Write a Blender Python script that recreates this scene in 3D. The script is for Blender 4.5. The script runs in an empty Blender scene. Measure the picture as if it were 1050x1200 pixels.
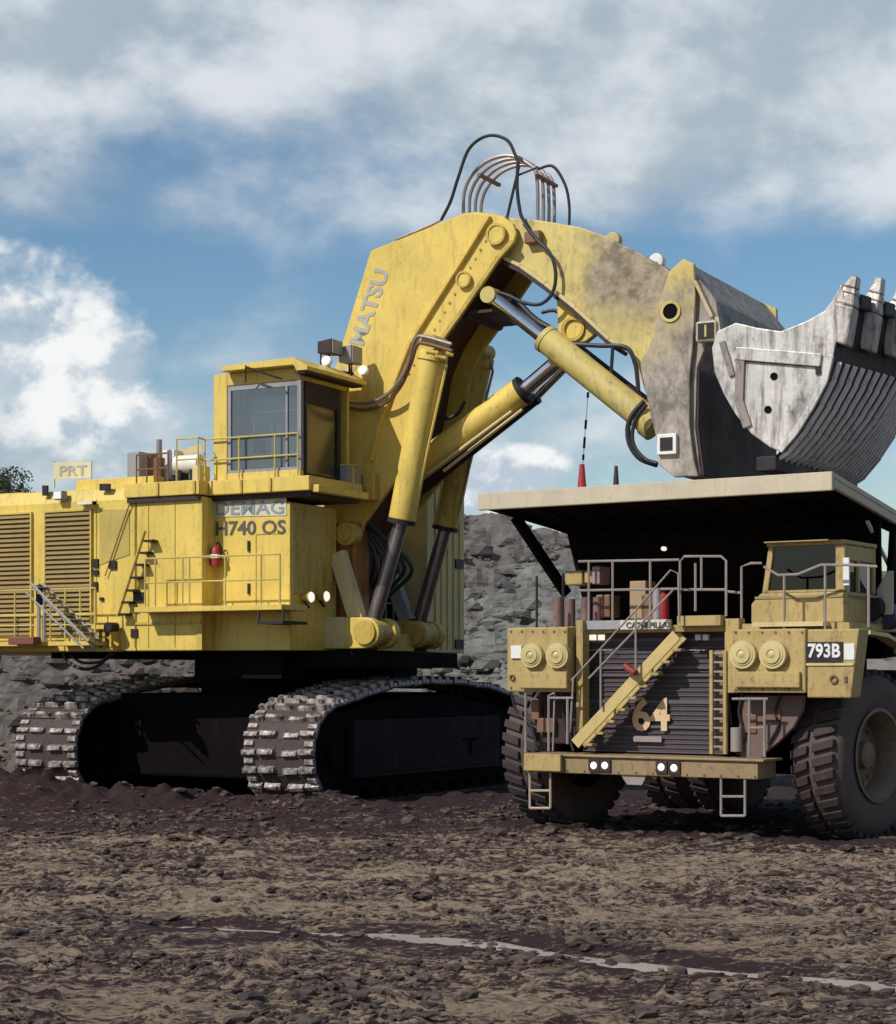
import bpy, bmesh, math, random
from mathutils import Vector, Matrix, noise
random.seed(7)
R = math.radians
sc = bpy.context.scene
COL = bpy.data.collections.new("Scene"); sc.collection.children.link(COL)
F = 2200.0; CX = 525.0; HY = 790.0; HC = 3.45      # focal length in photo pixels, principal column, horizon row, eye height

# ------------------------------------------------------------------ camera
cam = bpy.data.cameras.new("camera"); co = bpy.data.objects.new("camera", cam); COL.objects.link(co)
co.location = (0, 0, HC); co.rotation_euler = (R(90), 0, 0)
cam.sensor_width = 36; cam.lens = F/1200*36; cam.shift_y = (HY-600)/1200; cam.clip_end = 6000; cam.clip_start = .5
sc.camera = co

# ------------------------------------------------------------------ materials
def newmat(name):
    m = bpy.data.materials.new(name); m.use_nodes = True
    nt = m.node_tree; b = nt.nodes['Principled BSDF']
    return m, nt, b
def N(nt, typ, **kw):
    n = nt.nodes.new(typ)
    for k, v in kw.items():
        if k.startswith('i_'): n.inputs[k[2:].replace('_', ' ')].default_value = v
        else: setattr(n, k, v)
    return n
def noise_node(nt, scale, detail=5, rough=.6, stretch=(1, 1, 1), coord='Object', dist=0.0):
    tc = N(nt, 'ShaderNodeTexCoord'); mp = N(nt, 'ShaderNodeMapping'); mp.inputs['Scale'].default_value = stretch
    n = N(nt, 'ShaderNodeTexNoise'); n.inputs['Scale'].default_value = scale; n.inputs['Detail'].default_value = detail
    n.inputs['Roughness'].default_value = rough; n.inputs['Distortion'].default_value = dist
    nt.links.new(tc.outputs[coord], mp.inputs[0]); nt.links.new(mp.outputs[0], n.inputs['Vector'])
    return n
def ramp(nt, src, p0, p1, c0=(0, 0, 0, 1), c1=(1, 1, 1, 1)):
    r = N(nt, 'ShaderNodeValToRGB'); e = r.color_ramp.elements
    e[0].position = p0; e[1].position = p1; e[0].color = c0; e[1].color = c1
    nt.links.new(src, r.inputs[0]); return r
def mixc(nt, fac, a, b, blend='MIX'):
    m = N(nt, 'ShaderNodeMix', data_type='RGBA', blend_type=blend)
    for s, v in ((m.inputs[0], fac), (m.inputs[6], a), (m.inputs[7], b)):
        if isinstance(v, bpy.types.NodeSocket): nt.links.new(v, s)
        else: s.default_value = v if not isinstance(v, tuple) or len(v) == 4 else (*v, 1)
    return m.outputs[2]
def math_n(nt, op, a, b=None, c=None, clamp=False):
    m = N(nt, 'ShaderNodeMath', operation=op); m.use_clamp = clamp
    for i, v in enumerate((a, b, c)):
        if v is None: continue
        if isinstance(v, bpy.types.NodeSocket): nt.links.new(v, m.inputs[i])
        else: m.inputs[i].default_value = v
    return m.outputs[0]
def paint(name, base, dirt=(.16, .10, .06), amt=.5, rough=.5, metal=0.0, streak=.5, bump=.15, fine=9, spec=.4, zgrad=None, edge=None, cover=0.0):
    """weathered paint: large fading, vertical grime streaks, specks; zgrad=(z_lo, z_hi, colour) real mud that thins out upward"""
    m, nt, b = newmat(name)
    big = ramp(nt, noise_node(nt, .7, 4, .6).outputs[0], .35, .7)
    c = mixc(nt, big.outputs[0], tuple(x*.86 for x in base), tuple(min(1, x*1.08) for x in base))
    st = ramp(nt, noise_node(nt, 3.2, 6, .65, (1.6, 1.6, .22)).outputs[0], .52-cover, .78-cover)
    f = math_n(nt, 'MULTIPLY', st.outputs[0], streak)
    c = mixc(nt, f, c, dirt)
    st2 = ramp(nt, noise_node(nt, 11, 5, .6, (1.5, 1.5, .10)).outputs[0], .60, .74)
    c = mixc(nt, math_n(nt, 'MULTIPLY', st2.outputs[0], streak*.5), c, tuple(x*.7 for x in dirt))
    sp = ramp(nt, noise_node(nt, fine, 8, .7, (1, 1, .7)).outputs[0], .66-.14*amt, .76)
    f2 = math_n(nt, 'MULTIPLY', sp.outputs[0], min(1, amt*1.3))
    c = mixc(nt, f2, c, tuple(x*.6 for x in dirt))
    if edge:
        bv = N(nt, 'ShaderNodeBevel'); bv.samples = 3; bv.inputs[0].default_value = .05
        ge = N(nt, 'ShaderNodeNewGeometry'); dt = N(nt, 'ShaderNodeVectorMath', operation='DOT_PRODUCT'); nt.links.new(bv.outputs[0], dt.inputs[0]); nt.links.new(ge.outputs['Normal'], dt.inputs[1])
        ed = ramp(nt, math_n(nt, 'ADD', dt.outputs['Value'], math_n(nt, 'MULTIPLY', math_n(nt, 'SUBTRACT', noise_node(nt, 6, 6, .7).outputs[0], .5), .35)), .82, .95, (1, 1, 1, 1), (0, 0, 0, 1))
        c = mixc(nt, math_n(nt, 'MULTIPLY', ed.outputs[0], .6), c, edge)
    if zgrad:
        tc = N(nt, 'ShaderNodeTexCoord'); sx = N(nt, 'ShaderNodeSeparateXYZ'); nt.links.new(tc.outputs['Object'], sx.inputs[0])
        nn = noise_node(nt, .9, 6, .65)
        zz = math_n(nt, 'SUBTRACT', sx.outputs[2], math_n(nt, 'MULTIPLY', math_n(nt, 'SUBTRACT', nn.outputs[0], .5), 5.0))
        mr = N(nt, 'ShaderNodeMapRange'); nt.links.new(zz, mr.inputs[0])
        mr.inputs[1].default_value = zgrad[0]; mr.inputs[2].default_value = zgrad[1]; mr.inputs[3].default_value = 1; mr.inputs[4].default_value = 0
        mc = mixc(nt, ramp(nt, noise_node(nt, 1.1, 9, .72, (1, 1, .6)).outputs[0], .40, .58).outputs[0], tuple(x*.36 for x in zgrad[2]), tuple(x*1.15 for x in zgrad[2]))
        c = mixc(nt, mr.outputs[0], c, mc)
    nt.links.new(c, b.inputs['Base Color'])
    rr = N(nt, 'ShaderNodeMapRange'); nt.links.new(big.outputs[0], rr.inputs[0]); rr.inputs[3].default_value = rough-.08; rr.inputs[4].default_value = rough+.12
    nt.links.new(rr.outputs[0], b.inputs['Roughness'])
    b.inputs['Metallic'].default_value = metal; b.inputs['Specular IOR Level'].default_value = spec
    bp = N(nt, 'ShaderNodeBump'); bp.inputs['Strength'].default_value = bump; bp.inputs['Distance'].default_value = .05
    nt.links.new(noise_node(nt, fine*.6, 6, .6).outputs[0], bp.inputs['Height']); nt.links.new(bp.outputs[0], b.inputs['Normal'])
    return m

YEL = paint('shovel_yellow', (.71, .515, .11), (.30, .19, .075), .6, .48, streak=.65, edge=(.20, .13, .07))
YELD = paint('shovel_yellow_oily', (.56, .39, .08), (.10, .055, .02), .8, .5, streak=.8)
YELC = paint('shovel_pale_cream', (.62, .50, .24), (.30, .21, .11), .4, .55)
WEAR = paint('worn_yellow_steel', (.62, .49, .15), (.27, .24, .19), .9, .6, streak=.8, fine=4)
STICKM = None
TRK = paint('dusty_truck_yellow', (.45, .325, .125), (.17, .11, .06), .85, .62, streak=.75, edge=(.16, .11, .07))
CREAM = paint('canopy_cream', (.56, .475, .345), (.32, .25, .175), .6, .65, streak=.5, edge=(.22, .17, .12))
DARK = paint('dark_steel', (.028, .022, .025), (.07, .055, .05), .6, .6, bump=.3, spec=.25)
BLK = paint('black_underside', (.006, .004, .005), (.016, .011, .012), .4, .85, spec=.08)  # deep shade of undersides and recesses is put into this black
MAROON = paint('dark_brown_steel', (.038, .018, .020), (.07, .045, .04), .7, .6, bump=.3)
BLADE = paint('polished_bucket_steel', (.60, .565, .53), (.11, .078, .07), 1.0, .42, metal=.2, streak=1.0, bump=.6, fine=2.3, cover=.05, edge=(.75, .73, .70))
TOOTH = paint('worn_tooth_steel', (.50, .46, .42), (.08, .055, .055), 1.0, .45, metal=.3, streak=.8, bump=.7, fine=3.5, cover=.08)
RIB = paint('dark_bucket_steel', (.04, .028, .037), (.17, .14, .15), .5, .5, metal=.3, bump=.4)
CHROME = paint('chromed_rod', (.62, .60, .62), (.2, .17, .17), .2, .16, metal=1, streak=.15, bump=.02)
RODD = paint('oily_rod', (.28, .24, .25), (.10, .07, .07), .4, .28, metal=.8, streak=.3, bump=.05)
HOSE = paint('black_hose', (.02, .022, .028), (.06, .05, .05), .3, .5)
PIPE = paint('steel_pipe', (.34, .29, .27), (.15, .09, .06), .5, .4, metal=.5)
PIPEB = paint('brown_pipe', (.20, .10, .06), (.08, .05, .04), .6, .5)
LOUV = paint('louver_brown', (.27, .18, .055), (.12, .08, .04), .5, .55)
RAIL = paint('rail_yellow', (.58, .46, .14), (.25, .17, .08), .4, .5)
RAILG = paint('rail_grey', (.30, .25, .23), (.12, .09, .08), .4, .55)
GREY = paint('grey_paint', (.30, .29, .30), (.14, .12, .12), .5, .5)
WHITE = paint('white_paint', (.78, .77, .74), (.4, .36, .3), .3, .5)
TEXTD = paint('dark_lettering', (.10, .085, .08), (.2, .16, .1), .3, .6)
TEXTG = paint('faded_grey_lettering', (.40, .38, .34), (.6, .48, .2), .6, .6)
DEMG = paint('blue_grey_lettering', (.25, .29, .32), (.55, .45, .2), .5, .6)
TANP = paint('number_tan', (.66, .47, .27), (.4, .28, .18), .3, .7)
RED = paint('red_paint', (.38, .03, .032), (.14, .03, .025), .6, .5)
RUB = paint('dusty_rubber', (.10, .070, .058), (.20, .145, .115), .9, .85, streak=.2, bump=.5, fine=5)
RIMM = paint('wheel_rim_tan', (.19, .13, .085), (.09, .05, .035), .8, .6)
SHOE = paint('worn_track_lug', (.56, .49, .45), (.045, .028, .025), 1.0, .45, metal=.15, streak=1.0, bump=1.0, fine=3.0, cover=.16)
SHOEB = paint('muddy_track_plate', (.065, .045, .040), (.035, .025, .028), 1.0, .7, streak=.5, bump=1.0, fine=5)
LAMP = paint('headlamp_cover_yellow', (.56, .45, .21), (.45, .36, .14), .3, .4)
BARK = paint('bark', (.09, .07, .05), (.05, .04, .03), .6, .9)
LEAF = paint('leaf_olive', (.075, .085, .035), (.05, .05, .03), .5, .7, streak=.1)

def emit(name, col, st):
    m, nt, b = newmat(name); b.inputs['Base Color'].default_value = (*col, 1)
    b.inputs['Emission Color'].default_value = (*col, 1); b.inputs['Emission Strength'].default_value = st; return m
LIT = emit('lit_lamp', (1, .90, .74), .9)
LENS, _n, _b = newmat('lamp_glass'); _b.inputs['Base Color'].default_value = (.85, .85, .82, 1); _b.inputs['Roughness'].default_value = .15

def glassmat(name, tint, alpha, rough=.04):
    m, nt, b = newmat(name); out = nt.nodes['Material Output']
    g = N(nt, 'ShaderNodeBsdfGlossy'); g.inputs['Roughness'].default_value = rough; g.inputs['Color'].default_value = (.9, .9, .92, 1)
    t = N(nt, 'ShaderNodeBsdfTransparent'); t.inputs['Color'].default_value = (*tint, 1)
    fr = N(nt, 'ShaderNodeFresnel'); fr.inputs['IOR'].default_value = 1.5
    f = math_n(nt, 'ADD', fr.outputs[0], alpha, clamp=True)
    mx = N(nt, 'ShaderNodeMixShader'); nt.links.new(f, mx.inputs[0]); nt.links.new(t.outputs[0], mx.inputs[1]); nt.links.new(g.outputs[0], mx.inputs[2])
    nt.links.new(mx.outputs[0], out.inputs[0]); return m
GLASS = glassmat('cab_glass', (.90, .90, .90), .07, .15)
GLASSD = glassmat('truck_cab_glass', (.03, .03, .03), .0)

# mud ground
def mudmat():
    m, nt, b = newmat('mud_ground')
    big = ramp(nt, noise_node(nt, .16, 5, .6, (.7, 1.5, 1)).outputs[0], .40, .62)
    med = noise_node(nt, 1.7, 10, .78, (.42, 1.3, 1), dist=.8)
    fine = noise_node(nt, 9, 8, .8, (.7, 1.2, 1))
    s = math_n(nt, 'ADD', math_n(nt, 'MULTIPLY', med.outputs[0], .46), math_n(nt, 'MULTIPLY', fine.outputs[0], .54))
    s = math_n(nt, 'ADD', s, math_n(nt, 'MULTIPLY', math_n(nt, 'SUBTRACT', big.outputs[0], .5), .045))
    at = N(nt, 'ShaderNodeAttribute'); at.attribute_name = 'wet_shade'
    s = math_n(nt, 'SUBTRACT', s, math_n(nt, 'MULTIPLY', at.outputs['Fac'], .12))  # darkens mud for rut wetness and for painted shade under the machines
    k = ramp(nt, s, .458, .515)
    tan = mixc(nt, noise_node(nt, .8, 4).outputs[0], (.31, .225, .155), (.47, .36, .25))
    tan = mixc(nt, ramp(nt, fine.outputs[0], .36, .56).outputs[0], (.19, .14, .10), tan)
    dk = mixc(nt, fine.outputs[0], (.016, .008, .011), (.085, .050, .050))
    c = mixc(nt, k.outputs[0], dk, tan)
    nt.links.new(c, b.inputs['Base Color'])
    rg = N(nt, 'ShaderNodeMapRange'); nt.links.new(k.outputs[0], rg.inputs[0]); rg.inputs[3].default_value = .7; rg.inputs[4].default_value = .92
    nt.links.new(rg.outputs[0], b.inputs['Roughness'])
    b.inputs['Specular IOR Level'].default_value = .12
    bp = N(nt, 'ShaderNodeBump'); bp.inputs['Strength'].default_value = 1.0; bp.inputs['Distance'].default_value = .16
    nt.links.new(s, bp.inputs['Height']); nt.links.new(bp.outputs[0], b.inputs['Normal'])
    return m
MUD = mudmat()
def clodmat():
    m, nt, b = newmat('mud_clod')
    n = noise_node(nt, 4, 6, .7)
    c = mixc(nt, ramp(nt, n.outputs[0], .38, .66).outputs[0], (.012, .007, .008), (.13, .088, .062))
    nt.links.new(c, b.inputs['Base Color']); b.inputs['Roughness'].default_value = .85
    return m
CLOD = clodmat()
def rockmat():
    m, nt, b = newmat('grey_rock')
    n1 = noise_node(nt, .35, 7, .65, (1, 1, 2.2)); n2 = noise_node(nt, 1.5, 8, .72, (.6, .6, 2.6)); n3 = noise_node(nt, .12, 3, .5, (1, 1, 1))
    c = mixc(nt, ramp(nt, n1.outputs[0], .35, .65).outputs[0], (.12, .115, .10), (.24, .24, .215))
    c = mixc(nt, ramp(nt, n2.outputs[0], .36, .47, (1, 1, 1, 1), (0, 0, 0, 1)).outputs[0], c, (.022, .016, .019))
    c = mixc(nt, math_n(nt, 'MULTIPLY', ramp(nt, n3.outputs[0], .45, .6).outputs[0], .5), c, (.20, .155, .13))
    tc = N(nt, 'ShaderNodeTexCoord'); sx = N(nt, 'ShaderNodeSeparateXYZ'); nt.links.new(tc.outputs['Object'], sx.inputs[0])
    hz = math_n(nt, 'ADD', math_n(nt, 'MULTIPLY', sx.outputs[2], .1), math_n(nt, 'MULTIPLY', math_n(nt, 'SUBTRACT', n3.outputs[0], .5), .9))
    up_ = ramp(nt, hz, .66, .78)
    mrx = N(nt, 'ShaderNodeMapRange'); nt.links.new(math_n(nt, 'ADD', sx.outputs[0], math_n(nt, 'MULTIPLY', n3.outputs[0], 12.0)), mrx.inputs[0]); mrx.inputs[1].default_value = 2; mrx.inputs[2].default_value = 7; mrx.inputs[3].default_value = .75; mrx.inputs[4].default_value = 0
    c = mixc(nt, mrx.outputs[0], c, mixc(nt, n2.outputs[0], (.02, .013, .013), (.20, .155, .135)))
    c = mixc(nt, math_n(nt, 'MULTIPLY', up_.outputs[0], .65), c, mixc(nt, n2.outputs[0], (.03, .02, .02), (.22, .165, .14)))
    nt.links.new(c, b.inputs['Base Color']); b.inputs['Roughness'].default_value = .9
    bp = N(nt, 'ShaderNodeBump'); bp.inputs['Strength'].default_value = .6; bp.inputs['Distance'].default_value = .35
    nt.links.new(n2.outputs[0], bp.inputs['Height']); nt.links.new(bp.outputs[0], b.inputs['Normal'])
    return m
ROCK = rockmat()
WATER, _n, _b = newmat('puddle_water'); _b.inputs['Base Color'].default_value = (.52, .45, .39, 1); _b.inputs['Roughness'].default_value = .12; _b.inputs['Specular IOR Level'].default_value = 1.0

# ------------------------------------------------------------------ mesh collector
class MB:
    def __init__(s): s.v = []; s.f = []
    def add(s, vs, fs):
        o = len(s.v); s.v += [tuple(v) for v in vs]; s.f += [tuple(i+o for i in f) for f in fs]; return s
    def box(s, x0, x1, y0, y1, z0, z1):
        if x0 > x1: x0, x1 = x1, x0
        if y0 > y1: y0, y1 = y1, y0
        if z0 > z1: z0, z1 = z1, z0
        return s.add([(x0, y0, z0), (x1, y0, z0), (x1, y1, z0), (x0, y1, z0), (x0, y0, z1), (x1, y0, z1), (x1, y1, z1), (x0, y1, z1)],
                     [(0, 3, 2, 1), (4, 5, 6, 7), (0, 1, 5, 4), (1, 2, 6, 5), (2, 3, 7, 6), (3, 0, 4, 7)])
    def hexa(s, a, b):
        """two quads a, b (4 points each) joined"""
        return s.add(list(a)+list(b), [(0, 3, 2, 1), (4, 5, 6, 7), (0, 1, 5, 4), (1, 2, 6, 5), (2, 3, 7, 6), (3, 0, 4, 7)])
    def prism_y(s, poly, y0, y1):
        n = len(poly)
        vs = [(p[0], y0, p[1]) for p in poly]+[(p[0], y1, p[1]) for p in poly]
        return s.add(vs, [tuple(range(n)), tuple(range(2*n-1, n-1, -1))]+[(i, (i+1) % n, n+(i+1) % n, n+i) for i in range(n)])
    def prism_x(s, poly, x0, x1):
        n = len(poly)
        vs = [(x0, p[0], p[1]) for p in poly]+[(x1, p[0], p[1]) for p in poly]
        return s.add(vs, [tuple(range(n)), tuple(range(2*n-1, n-1, -1))]+[(i, (i+1) % n, n+(i+1) % n, n+i) for i in range(n)])
    def cyl(s, p0, p1, r0, r1=None, n=20, caps=True):
        r1 = r0 if r1 is None else r1
        p0, p1 = Vector(p0), Vector(p1); d = (p1-p0).normalized()
        a = d.orthogonal().normalized(); b = d.cross(a)
        vs = []
        for p, r in ((p0, r0), (p1, r1)):
            for i in range(n):
                t = 2*math.pi*i/n; vs.append(p+(a*math.cos(t)+b*math.sin(t))*r)
        fs = [(i, (i+1) % n, n+(i+1) % n, n+i) for i in range(n)]
        if caps: fs += [tuple(range(n-1, -1, -1)), tuple(range(n, 2*n))]
        return s.add(vs, fs)
    def ring(s, c, axis, ro, ri, h, n=28):
        c = Vector(c); d = Vector(axis).normalized(); a = d.orthogonal().normalized(); b = d.cross(a); vs = []
        for (r, o) in ((ro, 0), (ro, h), (ri, h), (ri, 0)):
            for i in range(n):
                t = 2*math.pi*i/n; vs.append(c+d*o+(a*math.cos(t)+b*math.sin(t))*r)
        fs = []
        for k in range(4):
            for i in range(n): fs.append((k*n+i, k*n+(i+1) % n, ((k+1) % 4)*n+(i+1) % n, ((k+1) % 4)*n+i))
        return s.add(vs, fs)
    def bar(s, p0, p1, w, h, up=(0, 0, 1)):
        p0, p1 = Vector(p0), Vector(p1); d = (p1-p0).normalized(); u = Vector(up)
        a = d.cross(u)
        if a.length < .05: a = d.cross(Vector((0, 1, 0)))
        a.normalize(); b = a.cross(d).normalized()
        q = lambda p: [p-a*w/2-b*h/2, p+a*w/2-b*h/2, p+a*w/2+b*h/2, p-a*w/2+b*h/2]
        return s.hexa(q(p0), q(p1))
    def tube(s, pts, r, n=8, spline=0):
        pts = [Vector(p) for p in pts]
        if spline:
            out = []; P = [pts[0]*2-pts[1]]+pts+[pts[-1]*2-pts[-2]]
            for i in range(1, len(P)-2):
                for k in range(spline):
                    t = k/spline; a, b, c, d = P[i-1:i+3]
                    out.append(.5*((2*b)+(c-a)*t+(2*a-5*b+4*c-d)*t*t+(3*b-a-3*c+d)*t**3))
            out.append(pts[-1]); pts = out
        o = len(s.v); m = len(pts)
        a = (pts[1]-pts[0]).normalized().orthogonal().normalized()
        for i, p in enumerate(pts):
            d = (pts[min(i+1, m-1)]-pts[max(i-1, 0)]).normalized()
            a = (a-d*a.dot(d)).normalized(); b = d.cross(a)
            for k in range(n):
                t = 2*math.pi*k/n; s.v.append(tuple(p+(a*math.cos(t)+b*math.sin(t))*r))
        for i in range(m-1):
            for k in range(n): s.f.append((o+i*n+k, o+i*n+(k+1) % n, o+(i+1)*n+(k+1) % n, o+(i+1)*n+k))
        s.f.append(tuple(o+k for k in range(n-1, -1, -1))); s.f.append(tuple(o+(m-1)*n+k for k in range(n)))
        return s
    def lathe(s, prof, c, axis, n=48):
        """prof: (radius, offset along axis)"""
        c = Vector(c); d = Vector(axis).normalized(); a = d.orthogonal().normalized(); b = d.cross(a); o = len(s.v); m = len(prof)
        for (r, h) in prof:
            for i in range(n):
                t = 2*math.pi*i/n; s.v.append(tuple(c+d*h+(a*math.cos(t)+b*math.sin(t))*r))
        for k in range(m-1):
            for i in range(n): s.f.append((o+k*n+i, o+k*n+(i+1) % n, o+(k+1)*n+(i+1) % n, o+(k+1)*n+i))
        return s
    def build(s, name, mat, parent=None, bevel=0.0, smooth=False, matrix=None, label=None):
        me = bpy.data.meshes.new(name); me.from_pydata(s.v, [], s.f); me.materials.append(mat)
        bm = bmesh.new(); bm.from_mesh(me); bmesh.ops.recalc_face_normals(bm, faces=bm.faces); bm.to_mesh(me); bm.free()
        o = bpy.data.objects.new(name, me); COL.objects.link(o)
        if smooth:
            for p in me.polygons: p.use_smooth = True
            me.set_sharp_from_angle(angle=R(38))
        if parent: o.parent = parent
        if matrix is not None: o.matrix_local = matrix
        if bevel:
            md = o.modifiers.new('bevel', 'BEVEL'); md.width = bevel; md.segments = 2; md.limit_method = 'ANGLE'; md.angle_limit = R(40)
        if label: o['label'] = label
        return o
def empty(name, loc, rz, label, cat, group=None):
    o = bpy.data.objects.new(name, None); COL.objects.link(o); o.location = loc; o.rotation_euler = (0, 0, rz); o.empty_display_size = .5
    o['label'] = label; o['category'] = cat
    if group: o['group'] = group
    return o
def lettering(name, txt, quad, normal, mat, parent, bold=.02, depth=.02, label=None, space=1.0):
    """flat text mesh fitted into quad = (bottom-left, bottom-right, top-right, top-left)"""
    cu = bpy.data.curves.new('t', 'FONT'); cu.body = txt; cu.offset = bold; cu.extrude = .5; cu.space_character = space; cu.resolution_u = 3
    to = bpy.data.objects.new('t', cu); COL.objects.link(to)
    dg = bpy.context.evaluated_depsgraph_get(); dg.update()
    me = bpy.data.meshes.new_from_object(to.evaluated_get(dg)); bpy.data.objects.remove(to)
    xs = [v.co.x for v in me.vertices]; ys = [v.co.y for v in me.vertices]
    x0, x1, y0, y1 = min(xs), max(xs), min(ys), max(ys); q = [Vector(p) for p in quad]; nrm = Vector(normal).normalized()
    for v in me.vertices:
        a = (v.co.x-x0)/(x1-x0); b = (v.co.y-y0)/(y1-y0)
        p = q[0]*(1-a)*(1-b)+q[1]*a*(1-b)+q[2]*a*b+q[3]*(1-a)*b
        v.co = p+nrm*(depth if v.co.z > 0 else .002)
    me.materials.clear(); me.materials.append(mat); me.name = name
    o = bpy.data.objects.new(name, me); COL.objects.link(o); o.parent = parent
    if label: o['label'] = label
    return o

# ------------------------------------------------------------------ machine frames
def ray(px, py): return Vector(((px-CX)/F, 1.0, -(py-HY)/F))
class Frame:
    """machine frame: origin on the ground, x axis and y axis horizontal; measures points of the machine on its own planes"""
    def __init__(s, ox, oy, ang):
        s.o = Vector((ox, oy, 0)); s.a = ang
        s.x = Vector((math.cos(ang), math.sin(ang), 0)); s.y = Vector((-math.sin(ang), math.cos(ang), 0))
    def _t(s, px, py, ax, val):
        d = ray(px, py); c = Vector((0, 0, HC)); t = (val-(c-s.o).dot(ax))/d.dot(ax); return c+d*t-s.o
    def onY(s, px, py, y):
        p = s._t(px, py, s.y, y); return (p.dot(s.x), p.z)
    def onX(s, px, py, x):
        p = s._t(px, py, s.x, x); return (p.dot(s.y), p.z)
    def onZ(s, px, py, z):
        d = ray(px, py); t = (z-HC)/d.z; p = Vector((0, 0, HC))+d*t-s.o; return (p.dot(s.x), p.dot(s.y))
    def P(s, px, py, y):
        u, z = s.onY(px, py, y); return Vector((u, y, z))
    def Q(s, px, py, x):
        v, z = s.onX(px, py, x); return Vector((x, v, z))

ALPHA = R(28)
SH = Frame((340-CX)/F*49.5, 49.5, -ALPHA)
THETA = R(33.3)
TR = Frame(4.115, 39.27, -THETA)

# ================================================================== MINING SHOVEL
shovel = empty('mining_shovel', SH.o, -ALPHA, 'huge yellow hydraulic mining shovel on crawler tracks, its bucket raised over the haul truck', 'excavator')
S = SH.P
def SY(pts, v): return [SH.onY(x, y, v) for x, y in pts]
zb = SH.onY(340, 762, 0)[1]; zt = SH.onY(338, 568, 0)[1]
UB = SH.onY(237, 700, -.6)[0]      # front of proud block
uL = SH.onY(160, 700, -.6)[0]      # joint between block and engine house
uE = SH.onY(-190, 700, -.6)[0]
# --- front module (with the machine name on its side)
front = MB().box(UB-.5, 0, 0, 2.35, zb, zt-.45).build('front_module', YEL, shovel, .03)
m = MB(); m.box(.0, .03, .08, 2.2, zb+1.5, zt-.6)
m.build('front_panel', YELD, front, .01)
MB().box(UB-3.6, UB-.02, .05, 2.35, zb, zt-.45)
blockA = MB().box(uL, UB, -.6, 2.35, zb, zt-.25).build('equipment_module', YEL, shovel, .03)
# panel seams and trims on block
m = MB()
for px in (168, 246):
    pass
z712 = SH.onY(200, 712, -.6)[1]
m.box(uL-.02, UB-.02, -.64, -.602, z712-.45, z712-.38)
m.box(UB-.16, UB+.012, -.635, -.603, z712-.5, zb+.02)
m.build('panel_trim', YELD, blockA)
# recessed dark strip under the walkway
# --- walkway with rail
wk = MB(); ua, ub_ = SH.onY(157, 712, -1.25)[0], SH.onY(330, 712, -1.25)[0]
wk.box(ua, ub_, -1.25, -.61, z712-.14, z712)
wk.box(UB+.02, ub_, -.605, -.003, z712-.14, z712)
wk = wk.build('side_walkway', YEL, shovel, .01)
def rail(parent, pts_fn, posts, z0, z1, mat=RAIL, r=.024, mid=True, name='handrail'):
    """posts: list of (x, y) plan points joined by rails between z0 and z1"""
    m = MB()
    for (x, y) in posts: m.tube([(x, y, z0), (x, y, z1)], r, 6)
    for z in ([z1, (z0+z1)/2] if mid else [z1]):
        m.tube([(x, y, z) for x, y in posts], r, 6)
    return m.build(name, mat, parent, smooth=True)
posts = [(SH.onY(x, 700, -1.2)[0], -1.2) for x in (170, 182, 214, 222, 264, 306, 328)]
zr = SH.onY(250, 652, -1.2)[1]
rail(wk, None, posts, z712, zr)
m = MB(); m.box(ub_-.75, ub_+.05, -1.24, -.1, z712-.5, z712-.42)
m.box(ub_-.75, ub_-.7, -1.24, -1.19, z712-.5, z712-.13); m.box(ub_, ub_+.05, -1.24, -1.19, z712-.5, z712-.13)
m.build('step', DARK, wk)
# --- text
def squad(pts, v): return [S(x, y, v) for x, y in pts]
pan = MB().prism_y(SY([(251, 606), (336, 604), (336, 582), (251, 584)], 0), -.02, 0).build('name_stripe', paint('name_stripe_grey', (.62, .58, .42), (.4, .33, .15), .5, .6), front)
lettering('name_lettering', 'DEMAG', squad([(253, 604), (333, 602), (333, 586), (253, 588)], -.022), (0, -1, 0), DEMG, front, .012, .012)
lettering('model_lettering', 'H740 OS', squad([(253, 628), (335, 626), (335, 609), (253, 611)], -.004), (0, -1, 0), TEXTD, front, .022, .012)
# lamps on front face
for (x, y) in ((356, 700), (374, 699)):
    v_, z_ = SH.onX(x, y, .03)
    k = MB().cyl((.03, v_, z_), (.26, v_, z_), .11, .16).build('work_lamp', YELD, front, smooth=True)
    MB().cyl((.262, v_, z_), (.30, v_, z_), .14, .12).build('lens', LIT, k)
    MB().bar((.03, v_, z_-.1), (.2, v_, z_-.28), .05, .05).build('bracket', DARK, k)
m = MB()
for px in (113, 158, 174, 205):
    a_ = S(px, 600, -.6); m.box(a_.x-.012, a_.x+.012, -.618, -.601, zb+.1, S(px, 585, -.6).z)
m.build('panel_seam', YELD, blockA)
for (x, y) in ((292, 640), (292, 690)):
    a_ = S(x, y, 0); MB().box(a_.x-.03, a_.x+.03, -.05, -.002, a_.z-.14, a_.z+.14).build('door_handle', DARK, front)
a_ = S(300, 640, 0); b_ = S(331, 708, 0)
m = MB(); m.box(a_.x-.015, a_.x+.015, -.016, -.002, b_.z, a_.z+.3); m.box(a_.x, b_.x, -.016, -.002, a_.z+.3, a_.z+.33); m.build('door_seam', YELD, front)
# red extinguisher on the recess
p = S(253, 650, -.2)
ex = MB().lathe([(0, -.3), (.13, -.3), (.14, -.26), (.14, .1), (.1, .19), (.04, .22), (.04, .28), (0, .28)], p, (0, 0, 1), 20)
ex = ex.build('fire_extinguisher', RED, shovel, smooth=True)
MB().tube([p+Vector((0, 0, .28)), p+Vector((.1, -.02, .32)), p+Vector((.18, -.02, .12)), p+Vector((.16, 0, -.14))], .02, 6, 5).build('nozzle', BLK, ex, smooth=True)
MB().box(p.x-.16, p.x+.16, -.36, -.003, p.z-.1, p.z).build('bracket', WHITE, ex)
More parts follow.
